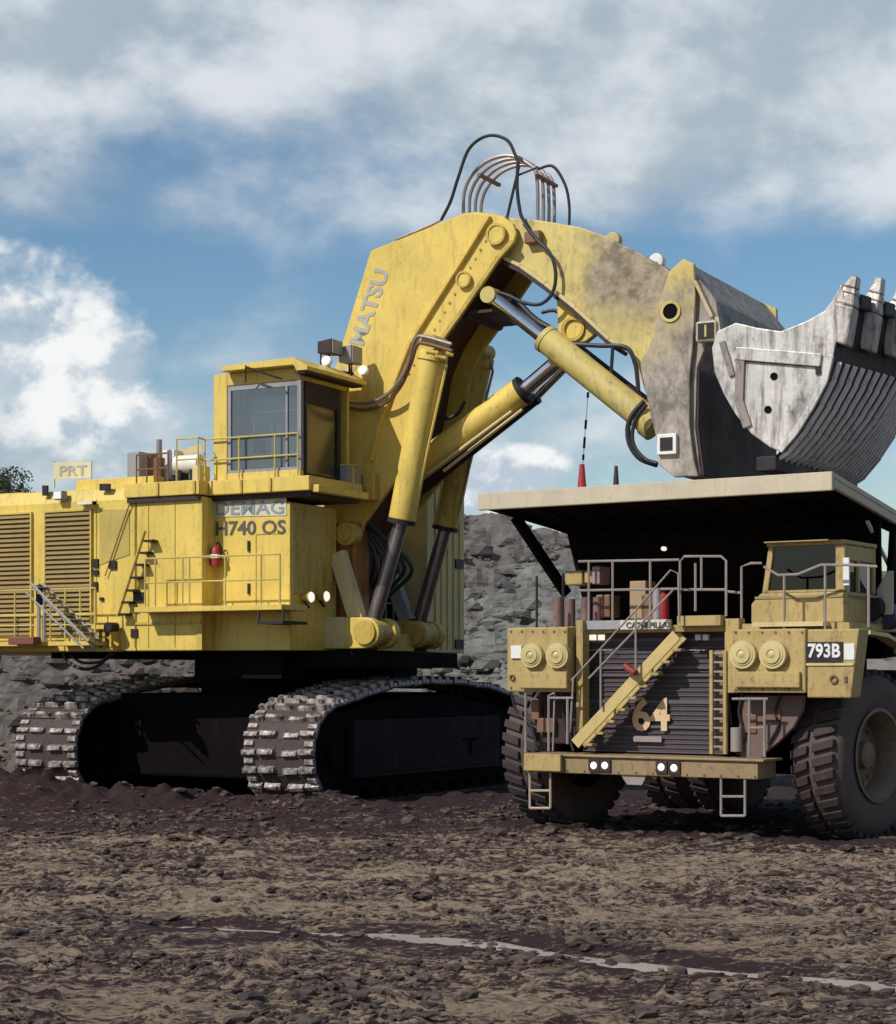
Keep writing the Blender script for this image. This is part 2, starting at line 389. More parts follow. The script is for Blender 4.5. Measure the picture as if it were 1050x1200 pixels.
# --- engine house with louvers
zE = SH.onY(60, 575, -.6)[1]; zE2 = SH.onY(60, 590, -.6)[1]
prof = [(-.6, zb), (-.6, zE2), (-.45, zE), (9.0, zE), (9.0, zb)]
eng = MB().prism_x(prof, uE, uL-.02).build('engine_house', YEL, shovel, .03)
for (xa, xb) in ((-190, -150), (-120, -65), (-48, 37), (55, 107)):
    u0, u1 = SH.onY(xa, 650, -.6)[0], SH.onY(xb, 650, -.6)[0]
    z0, z1 = SH.onY(60, 745, -.6)[1], SH.onY(60, 601, -.6)[1]
    m = MB(); n = 26
    m.box(u0-.05, u0, -.68, -.6, z0-.05, z1+.05); m.box(u1, u1+.05, -.68, -.6, z0-.05, z1+.05); m.box(u0, u1, -.68, -.6, z1, z1+.05)
    fr = m.build('louver_frame', YEL, eng)
    m = MB()
    m.box(u0, u1, -.612, -.602, z0, z1)
    for i in range(n):
        za = z0+(z1-z0)*(i+.5)/n; h = (z1-z0)/n
        m.hexa([(u0, -.70, za-h*.35), (u1, -.70, za-h*.35), (u1, -.68, za-h*.30), (u0, -.68, za-h*.30)],
               [(u0, -.63, za+h*.40), (u1, -.63, za+h*.40), (u1, -.615, za+h*.45), (u0, -.615, za+h*.45)])
    m.build('louver', LOUV, fr)
# flat panel with mesh + dark fittings between louvers and block
m = MB()
a = SY([(117, 597), (152, 597), (152, 650), (117, 662)], -.6); m.prism_y(a, -.62, -.6)
m.build('mesh_panel', paint('mesh_panel_yellow', (.50, .38, .09), (.2, .14, .05), .6, .6), eng)
for (x, y, w, h) in ((113, 660, 3, 5), (113, 671, 3, 3), (113, 687, 2, 5), (133, 662, 4, 5), (54, 575, 3, 6), (124, 571, 6, 4), (120, 702, 2, 2)):
    MB().prism_y(SY([(x-w, y-h), (x+w, y-h), (x+w, y+h), (x-w, y+h)], -.6), -.66, -.6).build('fitting', DARK, eng)
p = S(73, 581, -.65)
lm = MB().box(p.x-.16, p.x+.16, -.85, -.62, p.z-.12, p.z+.12).build('flood_lamp', GREY, eng, .02)
MB().box(p.x-.13, p.x+.13, -.87, -.852, p.z-.1, p.z+.1).build('lens', LENS, lm)
p = S(103, 590, -.75); lm = MB().box(p.x-.3, p.x+.22, -.85, -.65, p.z-.03, p.z+.04).build('tube_lamp', WHITE, eng)
MB().cyl((p.x+.3, -.8, p.z), (p.x+.22, -.8, p.z), .05).build('end_cap', BLK, lm)
# long pull cord / diagonal seam
MB().tube([S(123, 675, -.68), S(158, 572, -.68)], .018, 5).build('cable', PIPEB, eng)
# sign board on the roof with letters
q = SY([(63, 561), (107, 560), (107, 541), (63, 542)], .6)
sg = MB().prism_y(q, .6, .64).build('roof_sign', paint('sign_cream', (.66, .60, .36), (.3, .25, .12), .4, .6), shovel)
lettering('sign_lettering', 'PRT', squad([(70, 558), (102, 557), (102, 545), (70, 546)], .598), (0, -1, 0), TEXTG, sg, .02, .012)
MB().tube([S(64, 540, .62), S(64, 572, .62)], .02, 5).tube([S(107, 540, .62), S(107, 572, .62)], .02, 5).build('sign_post', RAIL, sg)
# low roof plates on engine house
m = MB(); u0, u1 = SH.onY(-190, 560, 1)[0], SH.onY(38, 565, 1)[0]
m.box(u0, u1, .6, 7, zE+.003, zE+.15); m.box(SH.onY(105, 560, .8)[0], uL-.02, .2, 7, zE+.003, zE+.35)
m.build('roof_plate', YEL, eng, .02)
# side stair: stringer + treads on side
st = MB(); st.tube([S(138, 722, -.85), S(170, 622, -.85)], .045, 6)
st = st.build('side_stair', YELD, shovel)
for i, (x, y) in enumerate(((168, 634), (163, 648), (158, 662), (152, 677), (147, 692), (142, 706), (138, 720))):
    c = S(x+2, y, -.85); MB().box(c.x-.02, c.x+.25, -.9, -.62, c.z-.03, c.z+.03).build('tread', DARK, st)
for (x, y, w, h) in ((163, 700, 6, 6), (158, 742, 4, 5)):
    MB().prism_y(SY([(x-w, y-h), (x+w, y-h), (x+w, y+h), (x-w, y+h)], -.6), -.64, -.6).build('fitting', DARK, blockA)
# --- lower service platforms with rails and folding stair at the left
zs = SH.onY(40, 752, -1.4)[1]
for (xa, xb) in ((-160, 44), (56, 112)):
    u0, u1 = SH.onY(xa, 750, -1.4)[0], SH.onY(xb, 750, -1.4)[0]
    pf = MB().box(u0, u1, -1.4, -.61, zs-.12, zs).build('service_platform', YEL, shovel, .01)
    k = 3 if xb > 60 else 8
    rail(pf, None, [(u0+.05+(u1-u0-.1)*i/k, -1.35) for i in range(k+1)], zs, SH.onY(40, 691, -1.35)[1])
    m = MB()
    for z in (SH.onY(40, 720, -1.35)[1], SH.onY(40, 733, -1.35)[1]): m.tube([(u0+.05, -1.35, z), (u1-.05, -1.35, z)], .02, 5)
    m.build('lower_rail', RAIL, pf)
fs_ = MB()
for dv in (-1.45, -1.95):
    fs_.tube([S(50, 684, -1.45)+Vector((0, dv+1.45, 0)), S(118, 752, -1.45)+Vector((0, dv+1.45, 0))], .045, 6)
    fs_.tube([S(44, 690, -1.45)+Vector((0, dv+1.45, -.1)), S(112, 756, -1.45)+Vector((0, dv+1.45, -.1))], .03, 6)
fs_ = fs_.build('folding_stair', GREY, shovel)
m = MB(); A, B = S(50, 684, -1.45), S(118, 752, -1.45)
for i in range(9):
    c = A.lerp(B, (i+.5)/9); m.box(c.x-.12, c.x+.12, -1.93, -1.47, c.z-.03, c.z-.005)
m.build('tread', RAIL, fs_)
m = MB()
for x in (46, 52): m.tube([S(x, 684, -1.42), S(x, 752, -1.42)], .04, 6)
m.build('mast', GREY, fs_)
p = S(47, 690, -1.42); MB().box(p.x-.08, p.x+.1, -1.5, -1.38, p.z-.45, p.z+.1).build('hinge', BLK, fs_)
# bottom bracket cluster at (120,740)
p = S(122, 735, -.9)
br = MB().box(p.x-.28, p.x+.2, -1.1, -.61, p.z-.06, p.z+.12).build('stair_bracket', YEL, shovel, .01)
MB().cyl((p.x+.28, -1.1, p.z), (p.x+.28, -.75, p.z), .13).build('reel', DARK, br)
m = MB(); m.box(p.x-.25, p.x-.1, -1.0, -.61, p.z-.6, p.z-.06); m.box(p.x+.25, p.x+.32, -1.0, -.61, p.z-.55, p.z-.06)
m.bar((p.x-.1, -.9, p.z-.15), (p.x+.5, -.9, p.z-.5), .06, .06); m.box(p.x+.02, p.x+.1, -1, -.9, p.z-.6, p.z-.06); m.box(p.x-.2, p.x+.35, -.98, -.62, p.z-.66, p.z-.56)
m.build('frame', YELD, br)
# red box at lower left + hoses hanging below
p = S(28, 750, -1.5); MB().box(p.x-.35, p.x+.55, -1.75, -1.42, p.z-.13, p.z+.08).build('tool_tray', paint('dull_red_tray', (.22, .07, .05), (.1, .06, .05), .5, .6), shovel, .02)
m = MB()
m.tube([S(73, 762, -.4), S(80, 776, -.4), S(98, 784, -.4), S(115, 780, -.4), S(132, 764, -.4)], .05, 8, 6)
m.tube([S(78, 762, -.1), S(88, 772, -.1), S(100, 777, -.1), S(122, 774, -.1), S(138, 762, -.1)], .04, 8, 6)
m.build('hanging_hose', HOSE, shovel, smooth=True)
# --- upper deck ledge (z of cab floor)
zd0 = SH.onY(250, 578, -.75)[1]; zd1 = SH.onY(250, 561, -.75)[1]
ud0 = uL; ud1 = SH.onY(352, 570, -.75)[0]
dk = MB().box(ud0-.3, UB, -.75, 2.4, zd0, zd1).box(UB+.001, ud1, -.33, 2.4, zd0, zd1).build('upper_deck', YEL, shovel, .02)
m = MB()
for x in (185, 228, 283, 317):
    v_ = -.75 if x < 237 else -.33; c = S(x, 570, v_); m.box(c.x-.035, c.x+.035, v_-.04, v_, zd0+.02, zd1-.02)
m.build('bracket', YELD, dk)
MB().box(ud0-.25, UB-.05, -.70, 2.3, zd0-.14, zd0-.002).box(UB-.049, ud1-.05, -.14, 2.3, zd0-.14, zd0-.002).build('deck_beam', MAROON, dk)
# front ledge below cab front face
MB().box(ud1+.01, ud1+.22, -.2, 2.38, zd0-.05, zd0+.15).build('front_ledge', YEL, dk, .02)
# --- cab
cz0 = zd1; cz1 = SH.onY(262, 437, -.2)[1]
ux0 = SH.onY(250, 500, -.2)[0]; ux1 = SH.onY(352, 500, -.2)[0]; V0 = -.2; V1 = 2.3
cz1 = SH.onY(262, 438, V0)[1]
wz0 = SH.onY(265, 556, V0)[1]; wz1 = SH.onY(300, 453, V0)[1]; wu0 = SH.onY(266, 500, V0)[0]
m = MB()
m.box(ux0, wu0, V0, V1, cz0, cz1); m.box(wu0, ux1-.003, V1-.12, V1, cz0, cz1-.003)       # rear part, far wall
m.box(wu0, ux1, V0, V1-.123, wz1+.08, cz1-.003); m.box(wu0, ux1, V0, V1-.123, cz0+.003, wz0+.02)
cab = m.build('operator_cab', YEL, shovel, .02)
m = MB(); t = .1                                    # dark window frames
m.box(wu0+.002, wu0+.002+t, V0+.03, V0+.15, wz0+.02, wz1+.08); m.box(ux1-.1, ux1+.01, V0+.01, V0+.15, wz0+.02, wz1+.08)
m.box(wu0+t, ux1-.1, V0+.03, V0+.13, wz1-.05, wz1+.08); m.box(wu0+t, ux1-.1, V0+.03, V0+.13, wz0+.02, wz0+.10)
c_ = SH.onY(335, 500, V0)[0]; m.box(c_-.03, c_+.03, V0+.03, V0+.1, wz0+.1, wz1-.05)
m.build('side_window_frame', GREY, cab)
m = MB(); m.box(wu0+t, ux1-.1, V0+.06, V0+.075, wz0+.1, wz1-.05); gs = m.build('side_window', GLASS, cab)
m = MB(); zf0 = SH.onX(370, 568, ux1)[1]; zf1 = SH.onX(370, 452, ux1)[1]; va, vb = SH.onX(350, 500, ux1)[0], SH.onX(397, 500, ux1)[0]
m.box(ux1-.05, ux1+.06, V0+.16, V0+.24, cz0+.02, wz1+.06); m.box(ux1-.05, ux1+.06, vb-.16, vb, cz0+.003, wz1+.06)
m.box(ux1-.05, ux1+.06, V0+.24, vb-.16, wz1-.5, wz1+.06); m.box(ux1-.05, ux1+.06, V0+.24, vb-.16, cz0+.005, cz0+.1)
m.build('front_window_frame', DARK, cab)
MB().box(ux1, ux1+.015, V0+.24, vb-.16, cz0+.1, wz1-.5).build('front_window', GLASS, cab)
# interior
it = MB(); uc = (wu0+ux1)/2
it.box(uc-.35, uc+.35, .7, 1.4, cz0+.02, cz0+.55); it.box(uc-.45, uc-.28, .7, 1.4, cz0+.55, cz0+1.5); it.build('operator_seat', GREY, cab, .06)
m = MB(); m.box(wu0+.12, ux1-.3, V0+.85, V0+.89, wz0+.12, wz1-.15)
m.build('backing_sheet', paint('pale_backing', (.50, .50, .50), (.3, .3, .3), .3, .6), cab)  # pale sheet added close behind the glass to catch sun and brighten the window
m = MB(); ya = V0+.78
for (u0_, u1_, z0_, z1_) in ((wu0+.3, wu0+.36, wz0+.5, wz1-.55), (wu0+.9, wu0+.94, wz0+.5, wz1-.55), (ux1-.5, ux1-.44, wz0+.5, wz1-.55), (wu0+.36, ux1-.5, wz1-.6, wz1-.55), (wu0+.36, ux1-.5, wz0+.5, wz0+.58)): m.box(u0_, u1_, ya, ya+.04, z0_, z1_)
m.build('reflection_frame', WHITE, cab)  # white bars added to shape the reflection in the side window
MB().box(wu0+.14, ux1-.22, ya-.02, ya+.03, wz0+.13, wz0+.47).build('reflection_band', GREY, cab)  # grey band added as the lower part of the window reflection
MB().box(wu0+.5, wu0+.75, ya-.3, ya-.05, wz0+.6, wz0+.95).build('monitor', DARK, cab, .02)
m = MB(); m.box(wu0+.3, wu0+.36, 1.7, 1.76, cz0+.1, wz1-.3); m.box(uc+.3, uc+.6, 1.2, 1.7, cz0+.05, cz0+1.0); m.build('console', DARK, cab, .02)
m = MB(); m.box(ux1-.5, ux1-.1, 1.2, 1.9, cz0+.05, cz0+.9); m.build('side_cabinet', paint('olive_panel', (.30, .30, .10), (.1, .1, .05), .4, .5), cab)
# roof
ru1 = SH.onY(428, 446, V1+.1)[0]; a = SY([(285, 431), (362, 425), (428, 442), (427, 449), (396, 452), (352, 448), (300, 441)], -.35)
z_r = cz1
roof = MB().prism_y([(ux0+.5, z_r+.003), (ux0+.5, z_r+.14), (ux1+.0, z_r+.2), (ru1, z_r-.06), (ru1, z_r-.16), (ux1+.1, z_r-.16), (ux1, z_r+.003)], V0-.35, V1+.2).build('cab_roof', YEL, cab, .01)
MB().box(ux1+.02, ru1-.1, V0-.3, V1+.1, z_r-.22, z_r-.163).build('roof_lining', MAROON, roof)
# thin awning arm
MB().tube([S(288, 430, -.6), S(330, 444, -.6)], .03, 6).tube([S(288, 428, -.6), S(288, 448, -.4)], .02, 6).build('awning_arm', DARK, cab)
# rooftop lights
def flood(px, py, w, h, v, body, lens, tilt=1):
    p = S(px, py, v)
    b = MB().hexa([(p.x-w, v-.1, p.z-h), (p.x-w, v+.35, p.z-h), (p.x-w, v+.35, p.z+h), (p.x-w, v-.1, p.z+h)],
                  [(p.x+w, v-.18, p.z-h*1.25), (p.x+w, v+.42, p.z-h*1.25), (p.x+w, v+.42, p.z+h*1.25), (p.x+w, v-.18, p.z+h*1.25)]).build('flood_lamp', body, cab, .02)
    MB().box(p.x+w+.003, p.x+w+.03, v-.14, v+.38, p.z-h*1.1, p.z+h*1.1).build('lens', lens, b)
    MB().tube([(p.x, v+.1, p.z-h), (p.x+.02, v+.1, p.z-h-.4)], .03, 6).build('bracket', DARK, b)
flood(383, 407, .24, .16, 1.5, MAROON, GREY); flood(407, 416, .22, .2, 2.1, GREY, GREY)
for (x, y, v_) in ((384, 424, 1.2), (427, 435, 2.2)):
    p = S(x, y, v_); b = MB().lathe([(0, -.1), (.09, -.08), (.14, 0), (.14, .08), (0, .1)], p, (0, -1, .2), 16).build('round_lamp', WHITE, cab, smooth=True)
    MB().cyl(p+Vector((0, -.1, .02)), p+Vector((0, -.125, .025)), .11).build('lens', LIT, b)
MB().tube([S(376, 436, 1.5), S(376, 405, 1.5)], .025, 6).tube([S(412, 441, 2.0), S(412, 410, 2.0)], .025, 6).tube([S(372, 431, 1.5), S(415, 438, 2.0)], .03, 6).build('lamp_bar', DARK, cab)
# deck rails
posts = [(SH.onY(x, 560, v_)[0], v_) for x, v_ in ((207, -.72), (232, -.72), (240, -.30), (280, -.30), (322, -.30), (349, -.30))]
rail(dk, None, posts, zd1, SH.onY(300, 508, -.72)[1])
# grey box + bracket right of cab front
p = S(403, 565, 1.9)
bx_ = MB().box(p.x-.2, p.x+.25, 1.7, 2.4, p.z-.42, p.z+.4).build('control_box', GREY, shovel, .02)
MB().tube([S(414, 582, 1.7), S(414, 545, 1.7), S(421, 545, 1.7)], .03, 6).tube([S(392, 545, 1.7), S(421, 545, 1.7)], .03, 6).build('guard_rail', RAIL, bx_)
# --- roof machinery behind the cab (150-245)
rm = shovel
p = S(158, 548, .6); MB().box(p.x-.12, p.x+.3, .4, 1.3, zd1-.25, p.z+.42).build('filter_box', GREY, shovel, .02)
p = S(184, 545, .6); e1 = MB().cyl((p.x, .7, zd1), (p.x, .7, p.z+.2), .16, n=16).build('exhaust_stack', PIPEB, shovel, smooth=True)
MB().cyl((p.x, .7, p.z+.2), (p.x, .7, p.z+.72), .08, n=12).build('pipe', PIPE, e1, smooth=True)
p = S(172, 546, .9); MB().box(p.x-.2, p.x+.2, .8, 1.6, zd1, p.z+.35).build('pump_housing', paint('pump_rust', (.25, .13, .07), (.1, .06, .04), .6, .6), shovel, .04)
p = S(222, 543, .8)
tk = MB().cyl((p.x-.55, 1.0, p.z), (p.x+.25, 1.0, p.z), .26, n=20).build('air_tank', WHITE, shovel, smooth=True)
MB().box(p.x-.4, p.x-.3, .8, 1.2, zd1, p.z).box(p.x+.0, p.x+.1, .8, 1.2, zd1, p.z).build('saddle', DARK, tk)
p = S(200, 553, .9); m = MB()
for i in range(5): m.cyl((p.x-.35+i*.2, .7, zd1), (p.x-.35+i*.2, .7, zd1+.25+.1*(i % 2)), .07, n=10)
m.box(p.x-.5, p.x+.7, .75, 1.3, zd1, zd1+.22); m.build('valve_block', DARK, shovel)
p = S(197, 532, 1.0); MB().box(p.x-.2, p.x+.2, 1.0, 1.6, zd1, p.z+.12).build('junction_box', WHITE, shovel, .02)
MB().hexa([S(210, 528, 1.4), S(235, 520, 1.4), S(237, 530, 1.4), S(212, 534, 1.4)], [S(210, 528, 2.0), S(235, 520, 2.0), S(237, 530, 2.0), S(212, 534, 2.0)]).build('sloping_cover', YELC, shovel)
p = S(232, 553, .2); MB().box(p.x-.12, p.x+.12, .1, .6, zd1, zd1+.5).build('cabinet', YELC, shovel, .01)
# stair rail up top
posts = [(SH.onY(x, 560, -.5)[0], -.5) for x in (160, 172, 184, 197)]
rail(dk, None, posts, zd1, SH.onY(180, 532, -.5)[1], mat=PIPEB)
# --- far side module and bay between
fb0 = SH.onX(498, 700, 0)[0]
uf = SH.onY(545, 700, 8.6)[0]
zf = SH.onY(545, 560, 8.6)[1]
far = MB().box(uL, uf-.02, 6.25, 8.6, zb, zf).build('far_module', YELC, shovel, .03)
m = MB()
for i in range(5):
    vv = 6.7+i*.38; m.box(uf-.018, uf+.012, vv, vv+.04, zb+.1, zf-.2)
m.build('panel_rib', YELD, far)
for (x, y, w, h) in ((538, 661, 4, 6), (538, 755, 4, 6)):
    v_, z_ = SH.onX(x, y, uf); MB().box(uf-.018, uf+.03, v_-.25, v_+.25, z_-.14, z_+.14).build('vent', MAROON, far)
# bay back wall + inner stuff
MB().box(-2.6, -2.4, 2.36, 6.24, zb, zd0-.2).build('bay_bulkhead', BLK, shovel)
m = MB()
u_i = uf-.9
for z in (zb+.6, zb+1.4, zb+2.2, zb+3.0): m.box(u_i, u_i+.04, 4.9, 6.2, z, z+.05)
for v in (4.9, 5.3, 5.75, 6.15): m.box(u_i, u_i+.04, v, v+.05, zb, zb+3.4)
m.build('mesh_guard', GREY, shovel)
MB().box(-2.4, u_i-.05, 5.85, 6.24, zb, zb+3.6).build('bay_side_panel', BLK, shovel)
# oily swivel body in the bay
u1 = SH.onY(423, 650, 2.9)[0]
MB().box(u1-2.2, u1, 2.6, 3.4, zb+.4, SH.onY(420, 612, 2.9)[1]).build('boom_foot_housing', paint('rusty_orange', (.42, .17, .03), (.06, .03, .02), .9, .5, streak=.9), shovel, .08)
m = MB(); cpt = S(408, 626, 2.5); m.cyl((cpt.x, 2.35, cpt.z), (cpt.x, 2.75, cpt.z), .32).cyl((cpt.x, 2.28, cpt.z), (cpt.x, 2.36, cpt.z), .2)
m.build('boom_foot_pin', YELD, shovel, smooth=True)
m = MB()
for k in range(7):
    a0 = S(402+k*5, 600+k*2, 3.0); m.tube([a0, a0+Vector((.4, .3, -.5)), a0+Vector((.5+.1*k, .5, -1.3)), a0+Vector((.2, .8, -2.0))], .06, 7, 5)
m.build('bay_hose', HOSE, shovel, smooth=True)
# chassis below deck, sub frame, braces and lugs
m = MB(); m.box(S(228, 770, .5).x, -.6, .5, 8.0, zb-.75, zb-.003); m.box(S(60, 770, .8).x, S(228, 770, .5).x-.003, .8, 7.6, zb-.18, zb-.004); m.box(-.597, 1.2, 1.2, 7.2, zb-.45, zb-.02)

m.build('main_frame', BLK, shovel)
def lug(cx, cy, v0, v1, back, r_px, mat):
    c = S(cx, cy, v0); r = r_px/44.5
    ub = c.x-back; poly = [(ub, zb+.02), (ub, c.z+r*.95)]
    for i in range(13):
        t = math.pi/2-math.pi*i/12; poly.append((c.x+r*math.cos(t), c.z+r*math.sin(t)*(.95 if t > 0 else 1)))
    o = MB().prism_y(poly, v0, v0+.28).prism_y(poly, v1-.28, v1).build('cylinder_lug', mat, shovel, .03)
    MB().cyl((c.x, v0-.08, c.z), (c.x, v1+.05, c.z), .34, n=28).build('pin', YELD, o, .02)
    return c, r
c1, r1 = lug(428, 741, 1.75, 2.95, 2.0, 19, YEL)
MB().box(c1.x-2.0, c1.x-.62, 1.70, 1.75, c1.z-.42, c1.z+.42).build('lug_plate', YELC, shovel)
c2, r2 = lug(485, 743, 5.0, 6.2, 2.2, 18, YELD)
MB().box(c1.x-2.2, c1.x-.3, 2.95, 5.0, zb+.02, zb+.5).build('cross_member', YELD, shovel)
for (p0, p1, v, w) in (((396, 648), (420, 728), 2.2, .45), ((452, 660), (478, 728), 5.2, .4)):
    MB().bar(S(*p0, v), S(*p1, v), .3, w, up=(1, 0, .3)).build('diagonal_brace', YELC if v < 3 else GREY, shovel, .02)
# --- boom cylinders
def hcyl(name, foot, a, b, v, rt, rr, mat, rodm, rod_from_foot=True, collar=True):
    """foot -> a rod, a -> b tube"""
    f, a, b = S(*foot, v), S(*a, v), S(*b, v); d = (b-a).normalized()
    o = MB().cyl(a, b, rt, n=28).build(name, mat, shovel, .02, smooth=True)
    MB().cyl(f, a-d*.1, rr, n=20).build('rod', rodm, o, smooth=True)
    MB().cyl(a-d*.12, a+d*.003, rt*1.05, n=28).build('end_collar', DARK if collar else mat, o, smooth=True)
    MB().cyl(b-d*.25, b+d*.02, rt*1.12, n=28).build('end_collar', mat, o, smooth=True)
    ek = 1.6 if name == 'boom_cylinder' else 1.15
    e = MB().cyl(f-Vector((0, rr*1.3, 0)), f+Vector((0, rr*1.3, 0)), rr*ek, n=24).build('rod_eye', DARK if name == 'boom_cylinder' else WEAR, o, smooth=True)
    return o, f, a, b
bc1 = hcyl('boom_cylinder', (434, 741), (471, 609), (508, 412), 2.38, .37, .20, YEL, RODD)
bc2 = hcyl('boom_cylinder', (488, 743), (522, 617), (563, 420), 5.6, .36, .20, YELD, RODD)
for bc in (bc1, bc2):
    b_ = bc[3]; o = bc[0]
    MB().cyl(b_+Vector((.05, -.38, .18)), b_+Vector((.05, .38, .18)), .24, n=24).build('head_eye', YELD, o, smooth=True)
    v = b_.y; m = MB()
    m.tube([bc[2]+Vector((.42, -.05, .3)), b_+Vector((.42, -.05, -.4)), b_+Vector((.3, -.05, .05))], .04, 6)
    m.build('oil_line', YEL if v < 3 else PIPE, o, smooth=True)
# --- boom
bo = [(434, 294), (541, 251), (556, 249), (574, 251), (590, 254), (601, 262), (605, 273), (602, 284), (585, 303), (562, 337), (538, 372), (519, 398), (506, 430), (500, 470), (490, 515), (470, 555), (446, 587), (428, 612), (418, 640), (398, 645), (385, 620), (372, 560), (378, 480), (401, 402)]
VB0, VB1 = 2.9, 5.3
PO = SY(bo, VB0)
boom = MB().prism_y(PO, VB0, VB0+.14).build('boom', YEL, shovel, .03)
inn = [(x, y) for x, y in bo[:5]]+[(594, 262), (586, 272), (565, 295), (541, 330), (517, 365), (498, 396), (484, 430), (478, 470), (468, 515), (450, 550), (428, 585), (410, 615)]+bo[19:]
inn = [SH.onY(x, y, VB0) for x, y in inn]
cx_ = sum(p[0] for p in inn)/len(inn); cz_ = sum(p[1] for p in inn)/len(inn)
inn = [(cx_+(p[0]-cx_)*.992, cz_+(p[1]-cz_)*.992) for p in inn]
MB().prism_y(inn, VB0+.141, VB1-.141).build('boom_box', paint('boom_shade_brown', (.12, .055, .035), (.04, .02, .02), .9, .6, zgrad=None), boom)  # yellow boom's underside coloured brown; its shade is put into the colour
MB().prism_y(PO, VB1-.14, VB1).build('far_plate', YEL, boom, .03)
# yellow top skin strips
m = MB()
tops = PO[0:5]
for i in range(len(tops)-1):
    (a0, z0_), (a1, z1_) = tops[i], tops[i+1]
    m.hexa([(a0, VB0+.1, z0_+.002), (a1, VB0+.1, z1_+.002), (a1, VB1-.1, z1_+.002), (a0, VB1-.1, z0_+.002)], [(a0, VB0+.1, z0_+.04), (a1, VB0+.1, z1_+.04), (a1, VB1-.1, z1_+.04), (a0, VB1-.1, z0_+.04)])
m.build('top_skin', YEL, boom)
# ridge flange on the near plate
rp = [(574, 253), (545, 300), (512, 352), (481, 402), (462, 450), (446, 497), (436, 540)]
m = MB(); q = [S(x, y, VB0-.05) for x, y in rp]
for i in range(len(q)-1): m.bar(q[i], q[i+1]+(q[i+1]-q[i])*.01, .16, .10, up=(1, 0, .6))
m.build('flange', YEL, boom, .02)
ep = [(602, 284), (585, 303), (562, 337), (538, 372), (519, 398), (506, 430)]
m = MB(); q = [S(x-1, y-1, VB0-.05) for x, y in ep]
for i in range(len(q)-1): m.bar(q[i], q[i+1]+(q[i+1]-q[i])*.01, .12, .14, up=(1, 0, .6))
m.build('edge_flange', YELD, boom, .02)
for (x, y, r) in ((583, 275, .26), (545, 328, .2)):
    c = S(x, y, VB0); o = MB().cyl((c.x, VB0-.10, c.z), (c.x, VB0+.01, c.z), r, n=28).build('pin_boss', YEL, boom, .02, smooth=True)
    MB().ring((c.x, VB0-.13, c.z), (0, 1, 0), r*1.12, r*.85, .05).build('retainer', YELD, o)
# cross members seen under boom
for (p0, p1) in (((560, 372), (600, 384)),):
    a, b = S(545, 368, 3.1), S(545, 368, 3.1); b.y = 5.2
    MB().cyl(a, b, .12, n=12).build('cross_tube', MAROON, boom, smooth=True)
a = S(556, 345, 3.0); MB().box(a.x-.3, a.x+.5, 3.05, 5.15, a.z-.5, a.z-.42).build('web_plate', MAROON, boom)
# far lower plate around boom: lettering
lettering('name_lettering', 'KOMATSU', squad([(412, 446), (457, 318), (439, 314), (394, 442)], VB0-.003), (0, -1, 0), TEXTG, boom, .03, .012, label='faded grey letters running up the boom')
# box/bracket where boom meets house (curved lower part)
c = S(437, 570, 2.7); MB().box(c.x-.35, c.x+.1, 2.6, 2.88, c.z-.4, c.z+.35).build('gusset', YELD, boom, .05)
c = S(415, 580, 2.7); MB().cyl((c.x, 2.72, c.z), (c.x, 2.9, c.z), .14, n=16).build('bolt', YELD, boom)
# pipes along boom side
for dz, du in ((0, 0), (.16, .1)):
    pts = [S(397, 476, 2.7), S(428, 480, 2.7), S(452, 472, 2.6), S(470, 452, 2.5), S(482, 425, 2.4), S(488, 406, 2.1), S(497, 402, 2.0), S(530, 411, 2.0)]
    MB().tube([p+Vector((du*.3, -du, dz)) for p in pts], .05, 8, 6).build('hydraulic_pipe', PIPEB if dz == 0 else PIPE, boom, smooth=True)
m = MB()
for (x, y, l) in ((500, 412, .5), (510, 418, .45), (522, 414, .3)):
    c = S(x, y, 1.98); m.cyl(c, c+Vector((l*.6, .1, -.05)), .06, n=10)
m.build('pipe_fitting', YELD, boom)
# --- stick
so = [(596, 255), (625, 257), (652, 261), (680, 266), (709, 276), (745, 294), (779, 313), (800, 330), (815, 420), (790, 500), (765, 498), (757, 462), (746, 430), (733, 408), (715, 397), (675, 360), (640, 332), (611, 311), (590, 305), (583, 285)]
VS0, VS1 = 3.15, 4.95
def stick_mat():
    m = paint('stick_worn_yellow', (.62, .49, .16), (.22, .18, .13), .9, .55, streak=.6, fine=3.2); nt = m.node_tree; b = nt.nodes['Principled BSDF']
    src = b.inputs['Base Color'].links[0].from_socket
    tc = N(nt, 'ShaderNodeTexCoord'); vm = N(nt, 'ShaderNodeVectorMath', operation='DISTANCE'); nt.links.new(tc.outputs['Object'], vm.inputs[0]); c = S(742, 318, VS0); vm.inputs[1].default_value = c
    dd = math_n(nt, 'ADD', vm.outputs['Value'], math_n(nt, 'MULTIPLY', math_n(nt, 'SUBTRACT', noise_node(nt, .9, 8, .7).outputs[0], .5), 3.4))
    k = ramp(nt, math_n(nt, 'DIVIDE', dd, 3.0), .30, .62, (1, 1, 1, 1), (0, 0, 0, 1))
    g = mixc(nt, ramp(nt, noise_node(nt, 2.6, 8, .72).outputs[0], .4, .6).outputs[0], (.10, .075, .065), (.34, .28, .22))
    nt.links.new(mixc(nt, math_n(nt, 'MULTIPLY', k.outputs[0], .85), src, g), b.inputs['Base Color']); return m
STK = paint('stick_yellow', (.70, .53, .12), (.32, .24, .12), .5, .5, zgrad=None)
stick = MB().prism_y(SY(so, VS0), VS0, VS1).build('stick', stick_mat(), shovel, .04)
q = [S(x, y, VS0-.04) for x, y in ((592, 303), (611, 312), (640, 333), (675, 361), (715, 398), (733, 409))]
m = MB()
for i in range(len(q)-1): m.bar(q[i], q[i+1], .2, .1, up=(0, 0, 1)); 
q2 = [p+Vector((.02, 0, -.14)) for p in q]
m.build('lower_flange', YELC, stick, .02)
m = MB()
